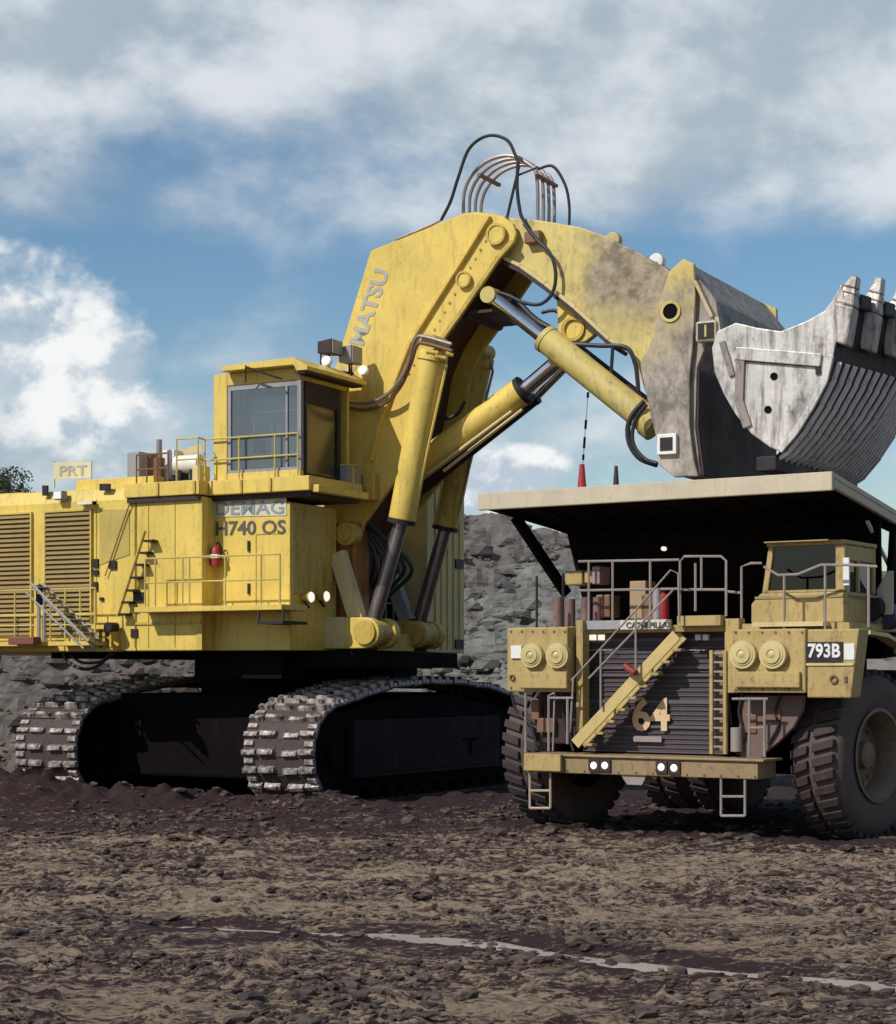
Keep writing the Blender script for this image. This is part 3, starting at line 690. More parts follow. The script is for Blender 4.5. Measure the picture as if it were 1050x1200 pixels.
for i in range(len(q)-1): m.bar(q2[i], q2[i+1], .14, .1)
m.build('flange_edge', MAROON, stick)
c = S(673, 386, 3.4); o = MB().prism_y([(c.x-.5, c.z+.95), (c.x-.45, c.z-.1), (c.x-.15, c.z-.42), (c.x+.35, c.z-.35), (c.x+.75, c.z-.1), (c.x+.9, c.z+.2)], 3.35, 3.6).build('cylinder_bracket', YEL, stick, .03)
MB().ring((c.x, 3.28, c.z), (0, 1, 0), .33, .24, .08).build('retainer', YELD, o)
m = MB()
for (xa, ya_, xb, yb_, nn) in ((566, 274, 470, 440, 16), (596, 290, 530, 388, 9)):
    for i in range(nn):
        t = (i+.5)/nn; c_ = S(xa+(xb-xa)*t+(6 if nn == 16 else -6), ya_+(yb_-ya_)*t+3, VB0); m.cyl((c_.x, VB0-.03, c_.z), (c_.x, VB0+.01, c_.z), .035, n=8)
o = m.build('flange_bolts', YELD, boom); o['kind'] = 'stuff'
# lifting eyes on the top
for (x, y) in ((718, 281), (769, 306)):
    c = S(x, y, 3.4); MB().cyl((c.x, 3.35, c.z), (c.x, 3.6, c.z), .2, n=16).box(c.x-.22, c.x+.1, 3.35, 3.6, c.z-.3, c.z).build('lifting_eye', WEAR if x < 740 else WHITE, stick, .02)
# --- hydraulic hoses and pipe arcs above boom
def st_pipe(pts, v, r, mat, name):
    return MB().tube([S(x, y, v+(p[2] if len(p) > 2 else 0)) for p in pts for x, y in [p[:2]]], r, 8, 7).build(name, mat, shovel, smooth=True)
for k in range(4):
    v = 3.35+.35*k
    pts = [(543+k*1.0, 250), (545, 228), (553, 206), (570, 190), (592, 182), (607, 184), (628, 197), (634, 215), (635, 262)]
    u = [S(543, 250, v), S(544, 228, v), S(553, 206, v), S(570, 190, v), (S(592, 182, v)), S(609, 185, v)]
    base = [S(x, y, 3.35)+Vector((0, .35*k, 0)) for x, y in ((543, 250), (544, 226), (552, 207), (568, 191), (588, 183), (605, 184), (616, 190), (627, 200), (630, 222), (630, 262))]
    MB().tube(base, .05, 8, 6).build('oil_pipe', PIPE, shovel, smooth=True)
for (x, y) in ((560, 204), (628, 205)):
    a = S(x, y, 3.2); MB().box(a.x-.05, a.x+.05, 3.25, 4.5, a.z-.04, a.z+.04).build('pipe_clamp', PIPEB, shovel)
st_pipe([(517, 258), (528, 236), (537, 208), (550, 174), (572, 159), (594, 164), (604, 182), (608, 192)], 3.0, .045, HOSE, 'hose')
st_pipe([(607, 190), (606, 220), (610, 250), (616, 262), (622, 275)], 3.0, .05, HOSE, 'hose')
st_pipe([(608, 196), (600, 230), (594, 256)], 3.2, .04, HOSE, 'hose')
st_pipe([(630, 198), (648, 195), (662, 216), (667, 240), (667, 266)], 3.4, .04, HOSE, 'hose')
st_pipe([(608, 205), (630, 196)], 3.1, .03, HOSE, 'hose')
st_pipe([(464, 281), (500, 266), (517, 258)], 3.0, .035, PIPE, 'hose')
st_pipe([(614, 262), (628, 280), (644, 296), (651, 318), (648, 342), (634, 356), (615, 355), (597, 347), (582, 342)], 2.9, .05, HOSE, 'hose')
st_pipe([(600, 345), (625, 372), (650, 388), (668, 402)], 3.6, .08, HOSE, 'hose')
st_pipe([(635, 366), (650, 364), (662, 372)], 3.6, .05, HOSE, 'hose')
st_pipe([(665, 403), (700, 405), (733, 407), (744, 425), (747, 445), (748, 458)], 2.9, .06, HOSE, 'hose')
st_pipe([(718, 407), (716, 440)], 2.9, .05, HOSE, 'hose')
st_pipe([(755, 470), (742, 485), (736, 500), (738, 520), (750, 537), (770, 545)], 2.3, .07, HOSE, 'hose')
st_pipe([(758, 474), (746, 490), (741, 508), (744, 524), (756, 538), (770, 543)], 2.1, .05, HOSE, 'hose')
st_pipe([(512, 489), (525, 490), (537, 484), (545, 470)], 3.6, .05, HOSE, 'hose')
c = S(623, 276, 2.95); MB().box(c.x-.2, c.x+.25, 2.9, 3.14, c.z-.2, c.z+.12).build('hose_coupling', PIPEB, shovel, .03)
# --- cylinders between boom and bucket
hcyl('bucket_cylinder', (576, 347), (642, 399), (768, 500), 2.75, .36, .19, WEAR, CHROME, collar=False)
hcyl('bucket_cylinder', (594, 352), (655, 402), (775, 496), 4.7, .34, .18, MAROON, RODD)
hcyl('stick_cylinder', (656, 421), (611, 459), (470, 562), 3.4, .38, .20, YEL, CHROME)
hcyl('stick_cylinder', (662, 428), (624, 466), (480, 580), 4.6, .24, .16, MAROON, CHROME)
MB().tube([S(500, 556, 3.1), S(600, 482, 3.1)], .05, 8).tube([S(520, 552, 3.3), S(612, 480, 3.3)], .05, 8).build('oil_line', YELC, shovel, smooth=True)
# --- bucket: rear body
VK0, VK1 = .9, 7.3
GP = paint('bucket_plate_paint', (.62, .48, .15), (.30, .24, .18), .9, .6, streak=.7, fine=3, zgrad=(11.0, 13.6, (.40, .34, .29)), cover=.04)
sp_ = [(800, 303), (813, 309), (815, 345), (812, 400), (808, 440), (808, 500), (813, 540), (818, 558), (790, 559), (772, 545), (768, 510), (764, 495), (757, 462), (752, 440), (750, 425), (765, 395), (773, 350), (784, 318)]
PB = SY(sp_, VK0)
rear = MB().prism_y(PB, VK0, VK0+.16).build('bucket_rear_wall', GP, shovel, .03)
pin_ = SY([(800, 304), (836, 350), (842, 385), (825, 402), (814, 430), (812, 500), (819, 557), (792, 557), (775, 543), (771, 510), (760, 462), (754, 430), (768, 395), (776, 350), (786, 320)], VK0)
body = MB().prism_y(pin_, VK0+.161, VK1-.161).build('rear_shell', paint('rear_shell_dirt', (.36, .31, .25), (.09, .06, .06), 1.0, .6, streak=.9, fine=2.5, cover=.08), rear, .02)
MB().prism_y(PB, VK1-.16, VK1).build('far_cheek', GP, rear)
# brown face lining of the front wall
q = SY([(813, 432), (812, 500), (819, 556)], VK0); m = MB()
for i in range(2):
    (a0, z0_), (a1, z1_) = q[i], q[i+1]
    m.hexa([(a0+.01, VK0+.2, z0_), (a1+.01, VK0+.2, z1_), (a1+.01, VK1-.2, z1_), (a0+.01, VK1-.2, z0_)], [(a0+.06, VK0+.2, z0_), (a1+.06, VK0+.2, z1_), (a1+.06, VK1-.2, z1_), (a0+.06, VK1-.2, z0_)])
m.build('wear_lining', MAROON, rear)
c = S(786, 365, VK0); o = MB().ring((c.x, VK0-.04, c.z), (0, 1, 0), .26, .19, .06).build('pin_hole_ring', WEAR, rear)
MB().cyl((c.x, VK0-.012, c.z), (c.x, VK0+.002, c.z), .19, n=24).build('bore', BLK, o)
c = S(783, 521, VK0); o = MB().box(c.x-.25, c.x+.25, VK0-.12, VK0, c.z-.25, c.z+.25).build('pin_cover', WHITE, rear, .02)
MB().box(c.x-.16, c.x+.16, VK0-.135, VK0-.122, c.z-.16, c.z+.16).build('cap', DARK, o)
c = S(829, 388, VK0-.1); o = MB().box(c.x-.28, c.x+.26, VK0-.2, VK0+.1, c.z-.26, c.z+.24).build('pivot_cover', GP, rear, .06)
m = MB(); m.box(c.x-.2, c.x+.2, VK0-.215, VK0-.202, c.z-.2, c.z+.18); m.build('cap', DARK, o)
MB().box(c.x-.03, c.x+.02, VK0-.23, VK0-.217, c.z-.15, c.z+.13).build('rib', WEAR, o)
m = MB(); q = [S(x, y, VK0+.05) for x, y in ((816, 330), (836, 372))]; m.bar(q[0], q[1], .25, .08); q = [S(x, y, VK0+.05) for x, y in ((842, 372), (846, 400))]; m.bar(q[0], q[1], .3, .1); m.build('gusset', GP, rear)
# --- bucket: front jaw
VJ0, VJ1 = .62, 7.5
jo = [(834, 408), (840, 388), (862, 378), (888, 384), (915, 388), (945, 376), (966, 364), (975, 352), (986, 332), (990, 350), (984, 380), (977, 414), (969, 448), (953, 478), (934, 508), (916, 530), (902, 524), (880, 508), (862, 486), (848, 462), (837, 436)]
JP = SY(jo, VJ0)
jaw = MB().prism_y(JP, VJ0, VJ0+.14).build('bucket_jaw', BLADE, shovel, .03)
MB().prism_y(JP, VJ1-.14, VJ1).build('far_cheek', BLADE, jaw)
m = MB()
def strip(pts, w, t, v):
    q = [S(x, y, v) for x, y in pts]
    for i in range(len(q)-1): m.bar(q[i], q[i+1]+(q[i+1]-q[i])*.02, t, w, up=(1, 0, 0) if abs(q[i+1].z-q[i].z) > abs(q[i+1].x-q[i].x) else (0, 0, 1))
strip([(862, 414), (960, 422)], .30, .09, VJ0-.045); m.build('side_rib', BLADE, jaw, .02)
m = MB(); strip([(862, 420), (958, 427)], .12, .05, VJ0-.03); strip([(958, 424), (959, 438)], .12, .05, VJ0-.03); m.build('rib_shadow_plate', DARK, jaw)
m = MB(); strip([(974, 416), (966, 448), (950, 478), (932, 507), (914, 528)], .16, .12, VJ0-.06); m.build('edge_bar', BLADE, jaw, .02)
m = MB(); strip([(868, 415), (866, 470), (876, 500)], .22, .07, VJ0-.03); strip([(846, 400), (858, 440)], .15, .07, VJ0-.03); m.build('wear_strip', paint('stained_strip', (.30, .25, .22), (.06, .04, .04), .9, .6, streak=.8, fine=4), jaw, .02)
for (x, y) in ((907, 441), (900, 480)):
    c = S(x, y, VJ0); MB().cyl((c.x, VJ0-.02, c.z), (c.x, VJ0+.01, c.z), .09, n=14).build('hole', BLK, jaw)
# curved ribbed shell; the lip juts forward in the middle like a spade
shp = [(986, 352), (984, 380), (976, 422), (970, 442), (956, 472), (938, 502), (918, 528), (900, 540)]
sq = SY(shp, VJ0)
def bulge(v): t = (v-VJ0)/(VJ1-VJ0); return .9*(1-abs(2*t-1))
m = MB(); nv = 14; rows = []
for k in range(nv+1):
    v = VJ0+.01+(VJ1-VJ0-.02)*k/nv; rows.append([(u+bulge(v)*(1-i/9), v, z) for i, (u, z) in enumerate(sq)])
vs = []; 
for off in (0, -.14):
    for r_ in rows: vs += [(p[0]+off, p[1], p[2]+off*.5) for p in r_]
ns = len(sq); fs = []; tot = ns*(nv+1)
for o_ in (0, tot):
    for k in range(nv):
        for i in range(ns-1): fs.append((o_+k*ns+i, o_+k*ns+i+1, o_+(k+1)*ns+i+1, o_+(k+1)*ns+i))
for k in range(nv):
    for i in (0, ns-1): fs.append((k*ns+i, (k+1)*ns+i, tot+(k+1)*ns+i, tot+k*ns+i))
m.add(vs, fs); shell = m.build('jaw_shell', RIB, jaw, smooth=True)
m = MB(); nr = 18
for k in range(nr):
    v = VJ0+.25+(VJ1-VJ0-.5)*k/(nr-1)
    pts = [(u+bulge(v)*(1-i/9), v, z) for i, (u, z) in enumerate(sq)][2:]
    for i in range(len(pts)-1): m.bar(Vector(pts[i])+Vector((.05, 0, -.02)), Vector(pts[i+1])+Vector((.03, 0, -.02)), .12, .09, up=(1, 0, 0))
m.build('wear_ribs', paint('worn_rib_steel', (.80, .76, .77), (.16, .13, .14), .8, .4, metal=.25, bump=.2), shell)
m = MB(); pA = [(u+bulge(v)*(1-7/9)-.05, v, z-.06) for (u, z) in [sq[-1]] for v in (VJ0, (VJ0+VJ1)/2, VJ1)]
for i in range(2): m.bar(pA[i], pA[i+1], .5, .35)
m.build('heel_bar', DARK, jaw, .03)
# teeth on adapters
nt_ = 7
for k in range(nt_):
    v = VJ0+.25+(VJ1-VJ0-.5)*k/(nt_-1); b = bulge(v); base = Vector((sq[0][0]+b, v, sq[0][1])); dn = Vector((sq[1][0]-sq[0][0], 0, sq[1][1]-sq[0][1])).normalized()
    up = (-dn+Vector((.25, 0, 0))).normalized(); side = Vector((0, 1, 0)); fw = up.cross(side).normalized()
    def sec(c, w, h): return [c-side*w-fw*h, c+side*w-fw*h, c+side*w+fw*h, c-side*w+fw*h]
    ad = MB().hexa(sec(base+dn*1.0, .27, .14), sec(base+dn*.1, .27, .24)).hexa(sec(base+dn*.098, .27, .24), sec(base+up*.22, .2, .17)).build('tooth_adapter', TOOTH, jaw, .05)
    MB().hexa(sec(base+up*.18, .24, .2), sec(base+up*(.32+.04*(k % 2)), .2, .15)).hexa(sec(base+up*(.322+.04*(k % 2)), .2, .15), sec(base+up*(.60+.07*((k*2) % 3))+fw*.03*(k % 3-1), .16, .075)).build('tooth', TOOTH, ad, .03)
for k in range(nt_-1):
    v0 = VJ0+.25+(VJ1-VJ0-.5)*(k+.28)/(nt_-1); v1 = VJ0+.25+(VJ1-VJ0-.5)*(k+.72)/(nt_-1)
    q = []
    for v in (v0, v1):
        b = bulge(v); q.append((sq[0][0]+b, v, sq[0][1]))
    MB().bar(Vector(q[0])+Vector((.02, 0, .04)), Vector(q[1])+Vector((.02, 0, .04)), .34, .35).build('lip_shroud', RIB, jaw, .04)

# --- undercarriage
TF = Frame((370-CX)/F*48.3, 48.3, R(60))
inv = Matrix.Rotation(ALPHA, 4, 'Z') @ Matrix.Translation(-SH.o)
Mtf = inv @ Matrix.Translation(TF.o) @ Matrix.Rotation(TF.a, 4, 'Z')
SIDEM = paint('track_side_dark', (.018, .011, .016), (.05, .036, .04), .8, .75, streak=.7, spec=.15); L = 12; GA = 8.0; WT = 2.25
ctrl = []
for i in range(13):
    t = R(-90-180*i/12); ctrl.append((1.30+1.28*math.cos(t), 1.33+1.28*math.sin(t)))
ctrl += [(2.6, 2.86), (3.8, 3.04), (5.6, 3.16), (7.6, 3.14), (9.4, 3.0), (10.6, 2.78)]
for i in range(1, 12):
    t = R(80-170*i/12); ctrl.append((10.95+1.22*math.cos(t), 1.35+1.28*math.sin(t)))
ctrl += [(10.7, .05), (5, .03), (1.30, .05)]
def resample(pts, n):
    P = [Vector((p[0], 0, p[1])) for p in pts]; P.append(P[0]); d = [0]
    for i in range(1, len(P)): d.append(d[-1]+(P[i]-P[i-1]).length)
    out = []
    for k in range(n):
        s_ = d[-1]*k/n; j = max(i for i in range(len(d)) if d[i] <= s_); j = min(j, len(P)-2)
        f_ = (s_-d[j])/max(1e-6, d[j+1]-d[j]); a, b = P[j], P[j+1]; out.append((a.lerp(b, f_), (b-a).normalized()))
    return out
NSH = 62
def shoe_mesh(seed):
    """base plate; the raised grouser lugs are a second mesh"""
    rn = random.Random(seed); w = WT; h = .24
    a = MB(); a.box(-h, h-.02, .01, w-.01, .0, .09); a.box(-.14, .12, w*.42, w*.58, -.12, .0)
    b = MB()
    for (y0, y1) in ((0, .46), (.50, 1.0), (1.22, 1.74), (1.79, w)):
        hh = .17+rn.random()*.06; x0 = -h-.01+rn.random()*.05
        b.hexa([(x0, y0, .05), (x0+.20, y0, .05), (x0+.20, y1, .05), (x0, y1, .05)], [(x0+.03, y0+.03, hh), (x0+.15, y0+.02, hh-.02), (x0+.14, y1-.03, hh+.02), (x0+.02, y1-.03, hh)])
    for (y0, y1) in ((0, .34), (w-.36, w)):
        b.hexa([(.02, y0, .05), (h-.03, y0, .05), (h-.03, y1, .05), (.02, y1, .05)], [(.05, y0+.02, .15), (h-.07, y0+.02, .14), (h-.07, y1-.05, .13), (.05, y1-.05, .15)])
    return a, b
for side in (0, 1):
    Mt = Mtf @ Matrix.Translation((0, side*GA, 0))
    fr = MB().prism_y([(1.0, .36), (11.2, .36), (11.6, .9), (11.6, 1.8), (10.6, 2.45), (7.6, 2.85), (5.2, 2.85), (2.6, 2.6), (1.2, 2.3), (.45, 1.8), (.4, .9)], .32, WT-.3).build('crawler_track', BLK, shovel, .03, matrix=Mt,
        label='track whose side plate shows below the machine' if side == 0 else 'far track seen end on behind the machine')
    m = MB(); m.box(2.0, 10.2, .12, .315, .75, 2.2); m.box(1.9, 10.3, .05, .315, .66, .747)
    m.build('side_plate', SIDEM, fr, .02)
    MB().box(7.9, 8.7, .09, .118, 1.5, 1.58).box(8.3, 8.38, .08, .117, 1.1, 1.5).build('hatch_mark', BLK, fr)
    for (cx2, r_) in ((1.30, 1.14), (10.95, 1.08)):
        o = MB().cyl((cx2, .3, 1.33), (cx2, WT-.4, 1.33), r_, n=28).cyl((cx2, .22, 1.33), (cx2, .3, 1.33), .35, n=20).build('idler_wheel' if cx2 < 2 else 'drive_sprocket', BLK, fr, .02)
    for i in range(9):
        xx = 2.4+i*.95; MB().cyl((xx, .35, .42), (xx, WT-.4, .42), .3, n=20).build('track_roller', BLK, fr)
    sm = None; lo = []
    for (p, d) in resample(ctrl, NSH):
        nrm = Vector((-d.z, 0, d.x))          # outward for a clockwise path
        c = Vector((5.2, 0, 1.5))
        if nrm.dot(p-c) < 0: nrm = -nrm
        xax = d; yax = nrm.cross(xax)
        if yax.y < 0: xax = -xax; yax = -yax
        Mx = Matrix((( xax.x, 0, nrm.x, p.x), (xax.y, 1, nrm.y, 0), (xax.z, 0, nrm.z, p.z), (0, 0, 0, 1)))
        Mx = Mx @ Matrix.Rotation(R(random.uniform(-2.5, 2.5)), 4, 'X') if False else Mx
        if p.z < .2 and 2.6 < p.x < 10.4:
            lo.append(Mx); continue
        kk = int(p.x*7+p.z*13) % 3
        if sm is None: sm = {}
        if kk not in sm:
            a_, b_ = shoe_mesh(kk+side*5); me_ = a_.build('track_shoe', SHOEB); lg_ = b_.build('grouser', SHOE, None, .02)
            me_.data.materials.append(SHOE); n0 = len(me_.data.polygons)
            bm = bmesh.new(); bm.from_mesh(me_.data); bm.from_mesh(lg_.data)
            for i_, f_ in enumerate(bm.faces): f_.material_index = 0 if i_ < n0 else 1
            bm.to_mesh(me_.data); bm.free(); bpy.data.objects.remove(lg_); sm[kk] = me_; o = me_; o.parent = fr
        else:
            o = sm[kk].copy(); COL.objects.link(o); o.parent = fr
        o.matrix_local = Mx @ Matrix.Rotation(R(random.uniform(-3, 3)), 4, 'Y') @ Matrix.Translation((0, random.uniform(-.02, .02), random.uniform(-.015, .015)))
    m = MB()
    for Mx in lo:
        a_, b_ = shoe_mesh(1); m.add([Mx @ Vector(v) for v in a_.v], a_.f); m.add([Mx @ Vector(v) for v in b_.v], b_.f)
    o = m.build('ground_shoes', SHOEB, fr); o['kind'] = 'stuff'
m = MB(); m.box(1.9, 10.4, WT-.2, GA+.3, .55, 2.9)
m.build('undercarriage_frame', BLK, shovel, .1, matrix=Mtf)
c = Mtf @ Vector((6.0, (GA+WT)/2, 0))
MB().cyl((c.x, c.y, 2.6), (c.x, c.y, zb-.5), 2.5, n=48).build('slew_ring', BLK, shovel, smooth=True)
m = MB(); c3 = S(120, 870, 5)
for (x, y, v) in ((385, 872, 0),): pass

# ================================================================== HAUL TRUCK
truck = empty('haul_truck', TR.o, -THETA, 'giant dusty yellow dump truck numbered 64, parked under the bucket of the shovel', 'dump truck')
T = TR.P
def TY(pts, y): return [TR.onY(a, b, y) for a, b in pts]
HW = 4.135
zc = TR.onY(765, 565, 0)[1]
zc1 = T(975, 552, 0).z; zc0 = T(560, 578, 0).z; ztop = (zc0+zc1)/2; th = .38
# --- dump body with canopy
DEPC = 4.6; drop = .48
def cz(y): return ztop-drop*y/DEPC
m = MB()
# canopy slab (front fascia + plate)
m.hexa([(-HW, 0, ztop-th), (HW, 0, ztop-th), (HW, 0, ztop), (-HW, 0, ztop)], [(-HW, .12, ztop-th), (HW, .12, ztop-th), (HW, .12, cz(.12)), (-HW, .12, cz(.12))])
m.hexa([(-HW, .121, cz(.121)-.12), (HW, .121, cz(.121)-.12), (HW, .121, cz(.121)), (-HW, .121, cz(.121))], [(-HW+.25, DEPC, cz(DEPC)-.12), (HW-.25, DEPC, cz(DEPC)-.12), (HW-.25, DEPC, cz(DEPC)), (-HW+.25, DEPC, cz(DEPC))])
for s_ in (-1, 1):
    m.hexa([(s_*HW, .121, cz(.121)-.30), (s_*(HW-.1), .121, cz(.121)-.30), (s_*(HW-.1), .121, cz(.121)-.121), (s_*HW, .121, cz(.121)-.121)],
           [(s_*(HW-.25), DEPC, cz(DEPC)-.30), (s_*(HW-.35), DEPC, cz(DEPC)-.30), (s_*(HW-.35), DEPC, cz(DEPC)-.121), (s_*(HW-.25), DEPC, cz(DEPC)-.121)])
canopy = m.build('body_canopy', CREAM, truck, .02)
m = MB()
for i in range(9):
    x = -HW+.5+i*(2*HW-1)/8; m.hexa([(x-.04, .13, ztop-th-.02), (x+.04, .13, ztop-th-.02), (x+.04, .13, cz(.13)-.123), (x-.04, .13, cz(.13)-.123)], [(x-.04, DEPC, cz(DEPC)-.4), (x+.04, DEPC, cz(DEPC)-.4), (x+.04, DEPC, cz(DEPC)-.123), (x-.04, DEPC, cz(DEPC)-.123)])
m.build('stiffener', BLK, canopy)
MB().hexa([(-HW+.12, .13, ztop-th+.02), (HW-.12, .13, ztop-th+.02), (HW-.12, .13, ztop-th+.04), (-HW+.12, .13, ztop-th+.04)], [(-HW+.38, DEPC-.1, cz(DEPC)-.30), (HW-.38, DEPC-.1, cz(DEPC)-.30), (HW-.38, DEPC-.1, cz(DEPC)-.28), (-HW+.38, DEPC-.1, cz(DEPC)-.28)]).build('canopy_shade_sheet', BLK, canopy)  # black sheet added to paint the shade below the canopy
BW = 3.55; BL = 13.2; zfl = 3.3
m = MB(); t = .12
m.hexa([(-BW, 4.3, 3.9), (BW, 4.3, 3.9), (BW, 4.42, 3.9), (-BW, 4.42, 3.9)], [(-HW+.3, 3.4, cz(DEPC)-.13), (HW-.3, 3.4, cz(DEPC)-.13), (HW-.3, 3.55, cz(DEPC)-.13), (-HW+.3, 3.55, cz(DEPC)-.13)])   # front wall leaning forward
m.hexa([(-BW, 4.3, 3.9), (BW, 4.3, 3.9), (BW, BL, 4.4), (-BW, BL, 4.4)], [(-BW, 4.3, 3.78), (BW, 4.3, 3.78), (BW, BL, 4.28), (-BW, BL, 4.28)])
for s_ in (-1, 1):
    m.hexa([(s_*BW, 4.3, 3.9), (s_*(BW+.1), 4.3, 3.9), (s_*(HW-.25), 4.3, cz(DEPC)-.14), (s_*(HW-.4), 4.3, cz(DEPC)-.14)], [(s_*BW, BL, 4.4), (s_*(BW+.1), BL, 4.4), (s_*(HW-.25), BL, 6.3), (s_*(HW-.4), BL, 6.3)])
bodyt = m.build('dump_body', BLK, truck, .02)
m = MB()
for i in range(6):
    y = 4.8+i*1.5
    for s_ in (-1, 1): m.hexa([(s_*(BW+.1), y, 3.9), (s_*(BW+.3), y, 3.9), (s_*(HW-.1), y, 6.0), (s_*(HW-.24), y, 6.0)], [(s_*(BW+.1), y+.25, 3.9), (s_*(BW+.3), y+.25, 3.9), (s_*(HW-.1), y+.25, 6.0), (s_*(HW-.24), y+.25, 6.0)])
m.build('side_rib', CREAM, bodyt)
# dirt load visible? heap of rock in the body
m = MB()
# canopy struts
for (p0, p1, y0, y1, w, mat, x_) in (((604, 606), (664, 696), 1.2, 2.4, .2, BLK, 0), ((1016, 610), (1046, 672), 0, 0, .07, WHITE, 1), ((1042, 612), (1056, 640), 0, 0, .09, RAILG, 1)):
    if x_: a_, b_ = TR.Q(*p0, HW-.5), TR.Q(*p1, HW-.5)
    else: a_, b_ = T(*p0, y0), T(*p1, y1)
    MB().bar(a_, b_, w, w).build('canopy_strut', mat, canopy, .01)
# antennas with red bases on the canopy
for (x, y0, h, r_, mt) in ((682, 567, .52, .09, RED), (722, 567, .42, .06, MAROON)):
    p = T(x, y0-2, .8); z0_ = cz(.8)+.002; zt_ = T(x, 544 if x < 700 else 546, .8).z
    o = MB().lathe([(0, z0_), (r_*2.2, z0_), (r_*2.2, z0_+.04), (r_*1.2, z0_+.06), (r_*.6, zt_), (0, zt_)], (p.x, .8, 0), (0, 0, 1), 16).build('aerial_base', mt, canopy, smooth=True)
    MB().cyl((p.x, .8, z0_), (p.x, .8, z0_+.05), r_*2.6, n=16).build('mount', BLK, o)
p0 = T(683, 543, .8); p1 = T(689, 462, .8)
wa = MB().tube([p0, p1], .012, 5).build('whip_aerial', GREY, canopy)
for t in (.05, .22, .30, .5, .55, .95):
    a = p0.lerp(p1, t); MB().cyl(a, a+(p1-p0).normalized()*.12, .028, n=8).build('aerial_band', BLK, wa)
p = T(778, 643, 3.0); MB().lathe([(0, -.05), (.05, -.05), (.05, .05), (0, .05)], p, (0, 1, 0), 12).build('roof_lamp', LIT, canopy)
# --- chassis and engine bay
yB = .35          # bumper plane
zdk = T(760, 733, 1.0).z
m = MB()
m.box(-1.0, -.55, 2.0, 12.2, 1.5, 2.3); m.box(.55, 1.0, 2.0, 12.2, 1.5, 2.3)
m.box(-2.2, 2.2, 1.46, 6.0, 1.45, zdk-.2); m.box(-2.9, 2.9, 4.3, 5.2, 1.2, zdk-.2); m.box(-3.0, 3.0, 4.4, 5.0, 1.5, 2.0); m.box(-3.2, 3.2, 9.6, 10.6, 1.2, 2.4)
chs = m.build('chassis', BLK, truck, .05)
# radiator
xr0, zr1 = TR.onY(683, 727, 1.3); xr1, zr0 = TR.onY(850, 884, 1.3); zr1 = T(760, 738, 1.3).z
rad = MB().box(xr0, xr1, 1.3, 1.44, zr0, zr1).build('radiator', paint('radiator_dark', (.065, .05, .058), (.10, .08, .08), .5, .7, streak=.7), truck)
m = MB(); n = 26
for i in range(n+1):
    z = zr0+(zr1-zr0)*i/n; m.box(xr0+.02, xr1-.02, 1.27, 1.299, z, z+.02)
for f_ in (.2, .4, .62, .68, .9): z = zr0+(zr1-zr0)*f_; m.box(xr0, xr1, 1.24, 1.299, z, z+.06)
m.build('grille', paint('grille_dark', (.11, .09, .10), (.06, .05, .05), .5, .6), rad)
lettering('number_lettering', '64', [T(741, 857, 1.2), T(785, 857, 1.2), T(785, 817, 1.2), T(741, 818, 1.2)], (0, -1, 0), TANP, rad, .03, .006)
m = MB(); a_ = T(742, 869, 1.2); b_ = T(775, 863, 1.2); m.box(a_.x, b_.x, 1.2, 1.23, a_.z, b_.z); m.build('number_plate', RAILG, rad)
# indicator lamps in radiator top
for (x, y) in ((695, 747), (705, 747), (819, 747), (828, 747)):
    p = T(x, y, 1.2); MB().box(p.x-.06, p.x+.06, 1.14, 1.24, p.z-.06, p.z+.06).build('lamp', LIT if x < 710 else WHITE, rad)
# --- bumper / front platform
xb0, zb1 = TR.onY(617, 883, yB); xb1, _ = TR.onY(896, 888, yB); zb0 = T(750, 909, yB).z; zb1 = T(750, 886, yB).z
zbm = (zb0+zb1)/2
bump = MB().box(xb0+.0, xb1-.15, yB, 1.28, zb0, zb1-.06).box(xb0-.02, xb1, yB-.06, 1.28, zb1-.057, zb1).build('front_bumper', paint('bumper_brown_yellow', (.30, .21, .11), (.12, .08, .05), .8, .65), truck, .02)
o = MB().box(T(618, 890, yB).x, T(661, 890, yB).x, yB-.16, yB-.062, zb0+.04, zb1-.01).build('bumper_plate', TRK, bump, .01)
for (x, y) in ((697, 897), (710, 897), (776, 899), (791, 900)):
    p = T(x, y, yB); o = MB().box(p.x-.13, p.x+.13, yB-.05, yB-.003, p.z-.13, p.z+.13).build('fog_lamp', MAROON, bump)
    MB().lathe([(0, -.04), (.06, -.035), (.08, 0), (0, 0)], (p.x, yB-.052, p.z), (0, 1, 0), 14).build('lens', LIT, o)
m = MB(); a_ = T(741, 905, yB); m.prism_y([(a_.x-.3, zb0-.002), (a_.x+.3, zb0-.002), (a_.x+.2, zb0-.2), (a_.x-.15, zb0-.2)], yB+.05, yB+.4); m.build('tow_hook', RAILG, bump)
# lower ladders
for (xa, xb_, ya, yb) in ((621, 645, 906, 947), (845, 873, 911, 956)):
    m = MB()
    for x in (xa, xb_): m.tube([T(x, ya, yB+.05), T(x, yb, yB+.05)], .028, 6)
    for f_ in (.5, 1.0): m.tube([T(xa, ya+(yb-ya)*f_, yB+.05), T(xb_, ya+(yb-ya)*f_, yB+.05)], .028, 6)
    m.build('access_ladder', paint('ladder_tan', (.42, .33, .24), (.2, .14, .1), .4, .6) if xa < 700 else RAILG, truck)
# --- deck
xl0 = T(594, 740, .45).x; xl1 = T(683, 740, .45).x
m = MB(); m.box(xl0, T(1004, 740, 1.3).x, .9, 4.0, zdk-.15, zdk)
deck = m.build('deck', TRK, truck, .01)
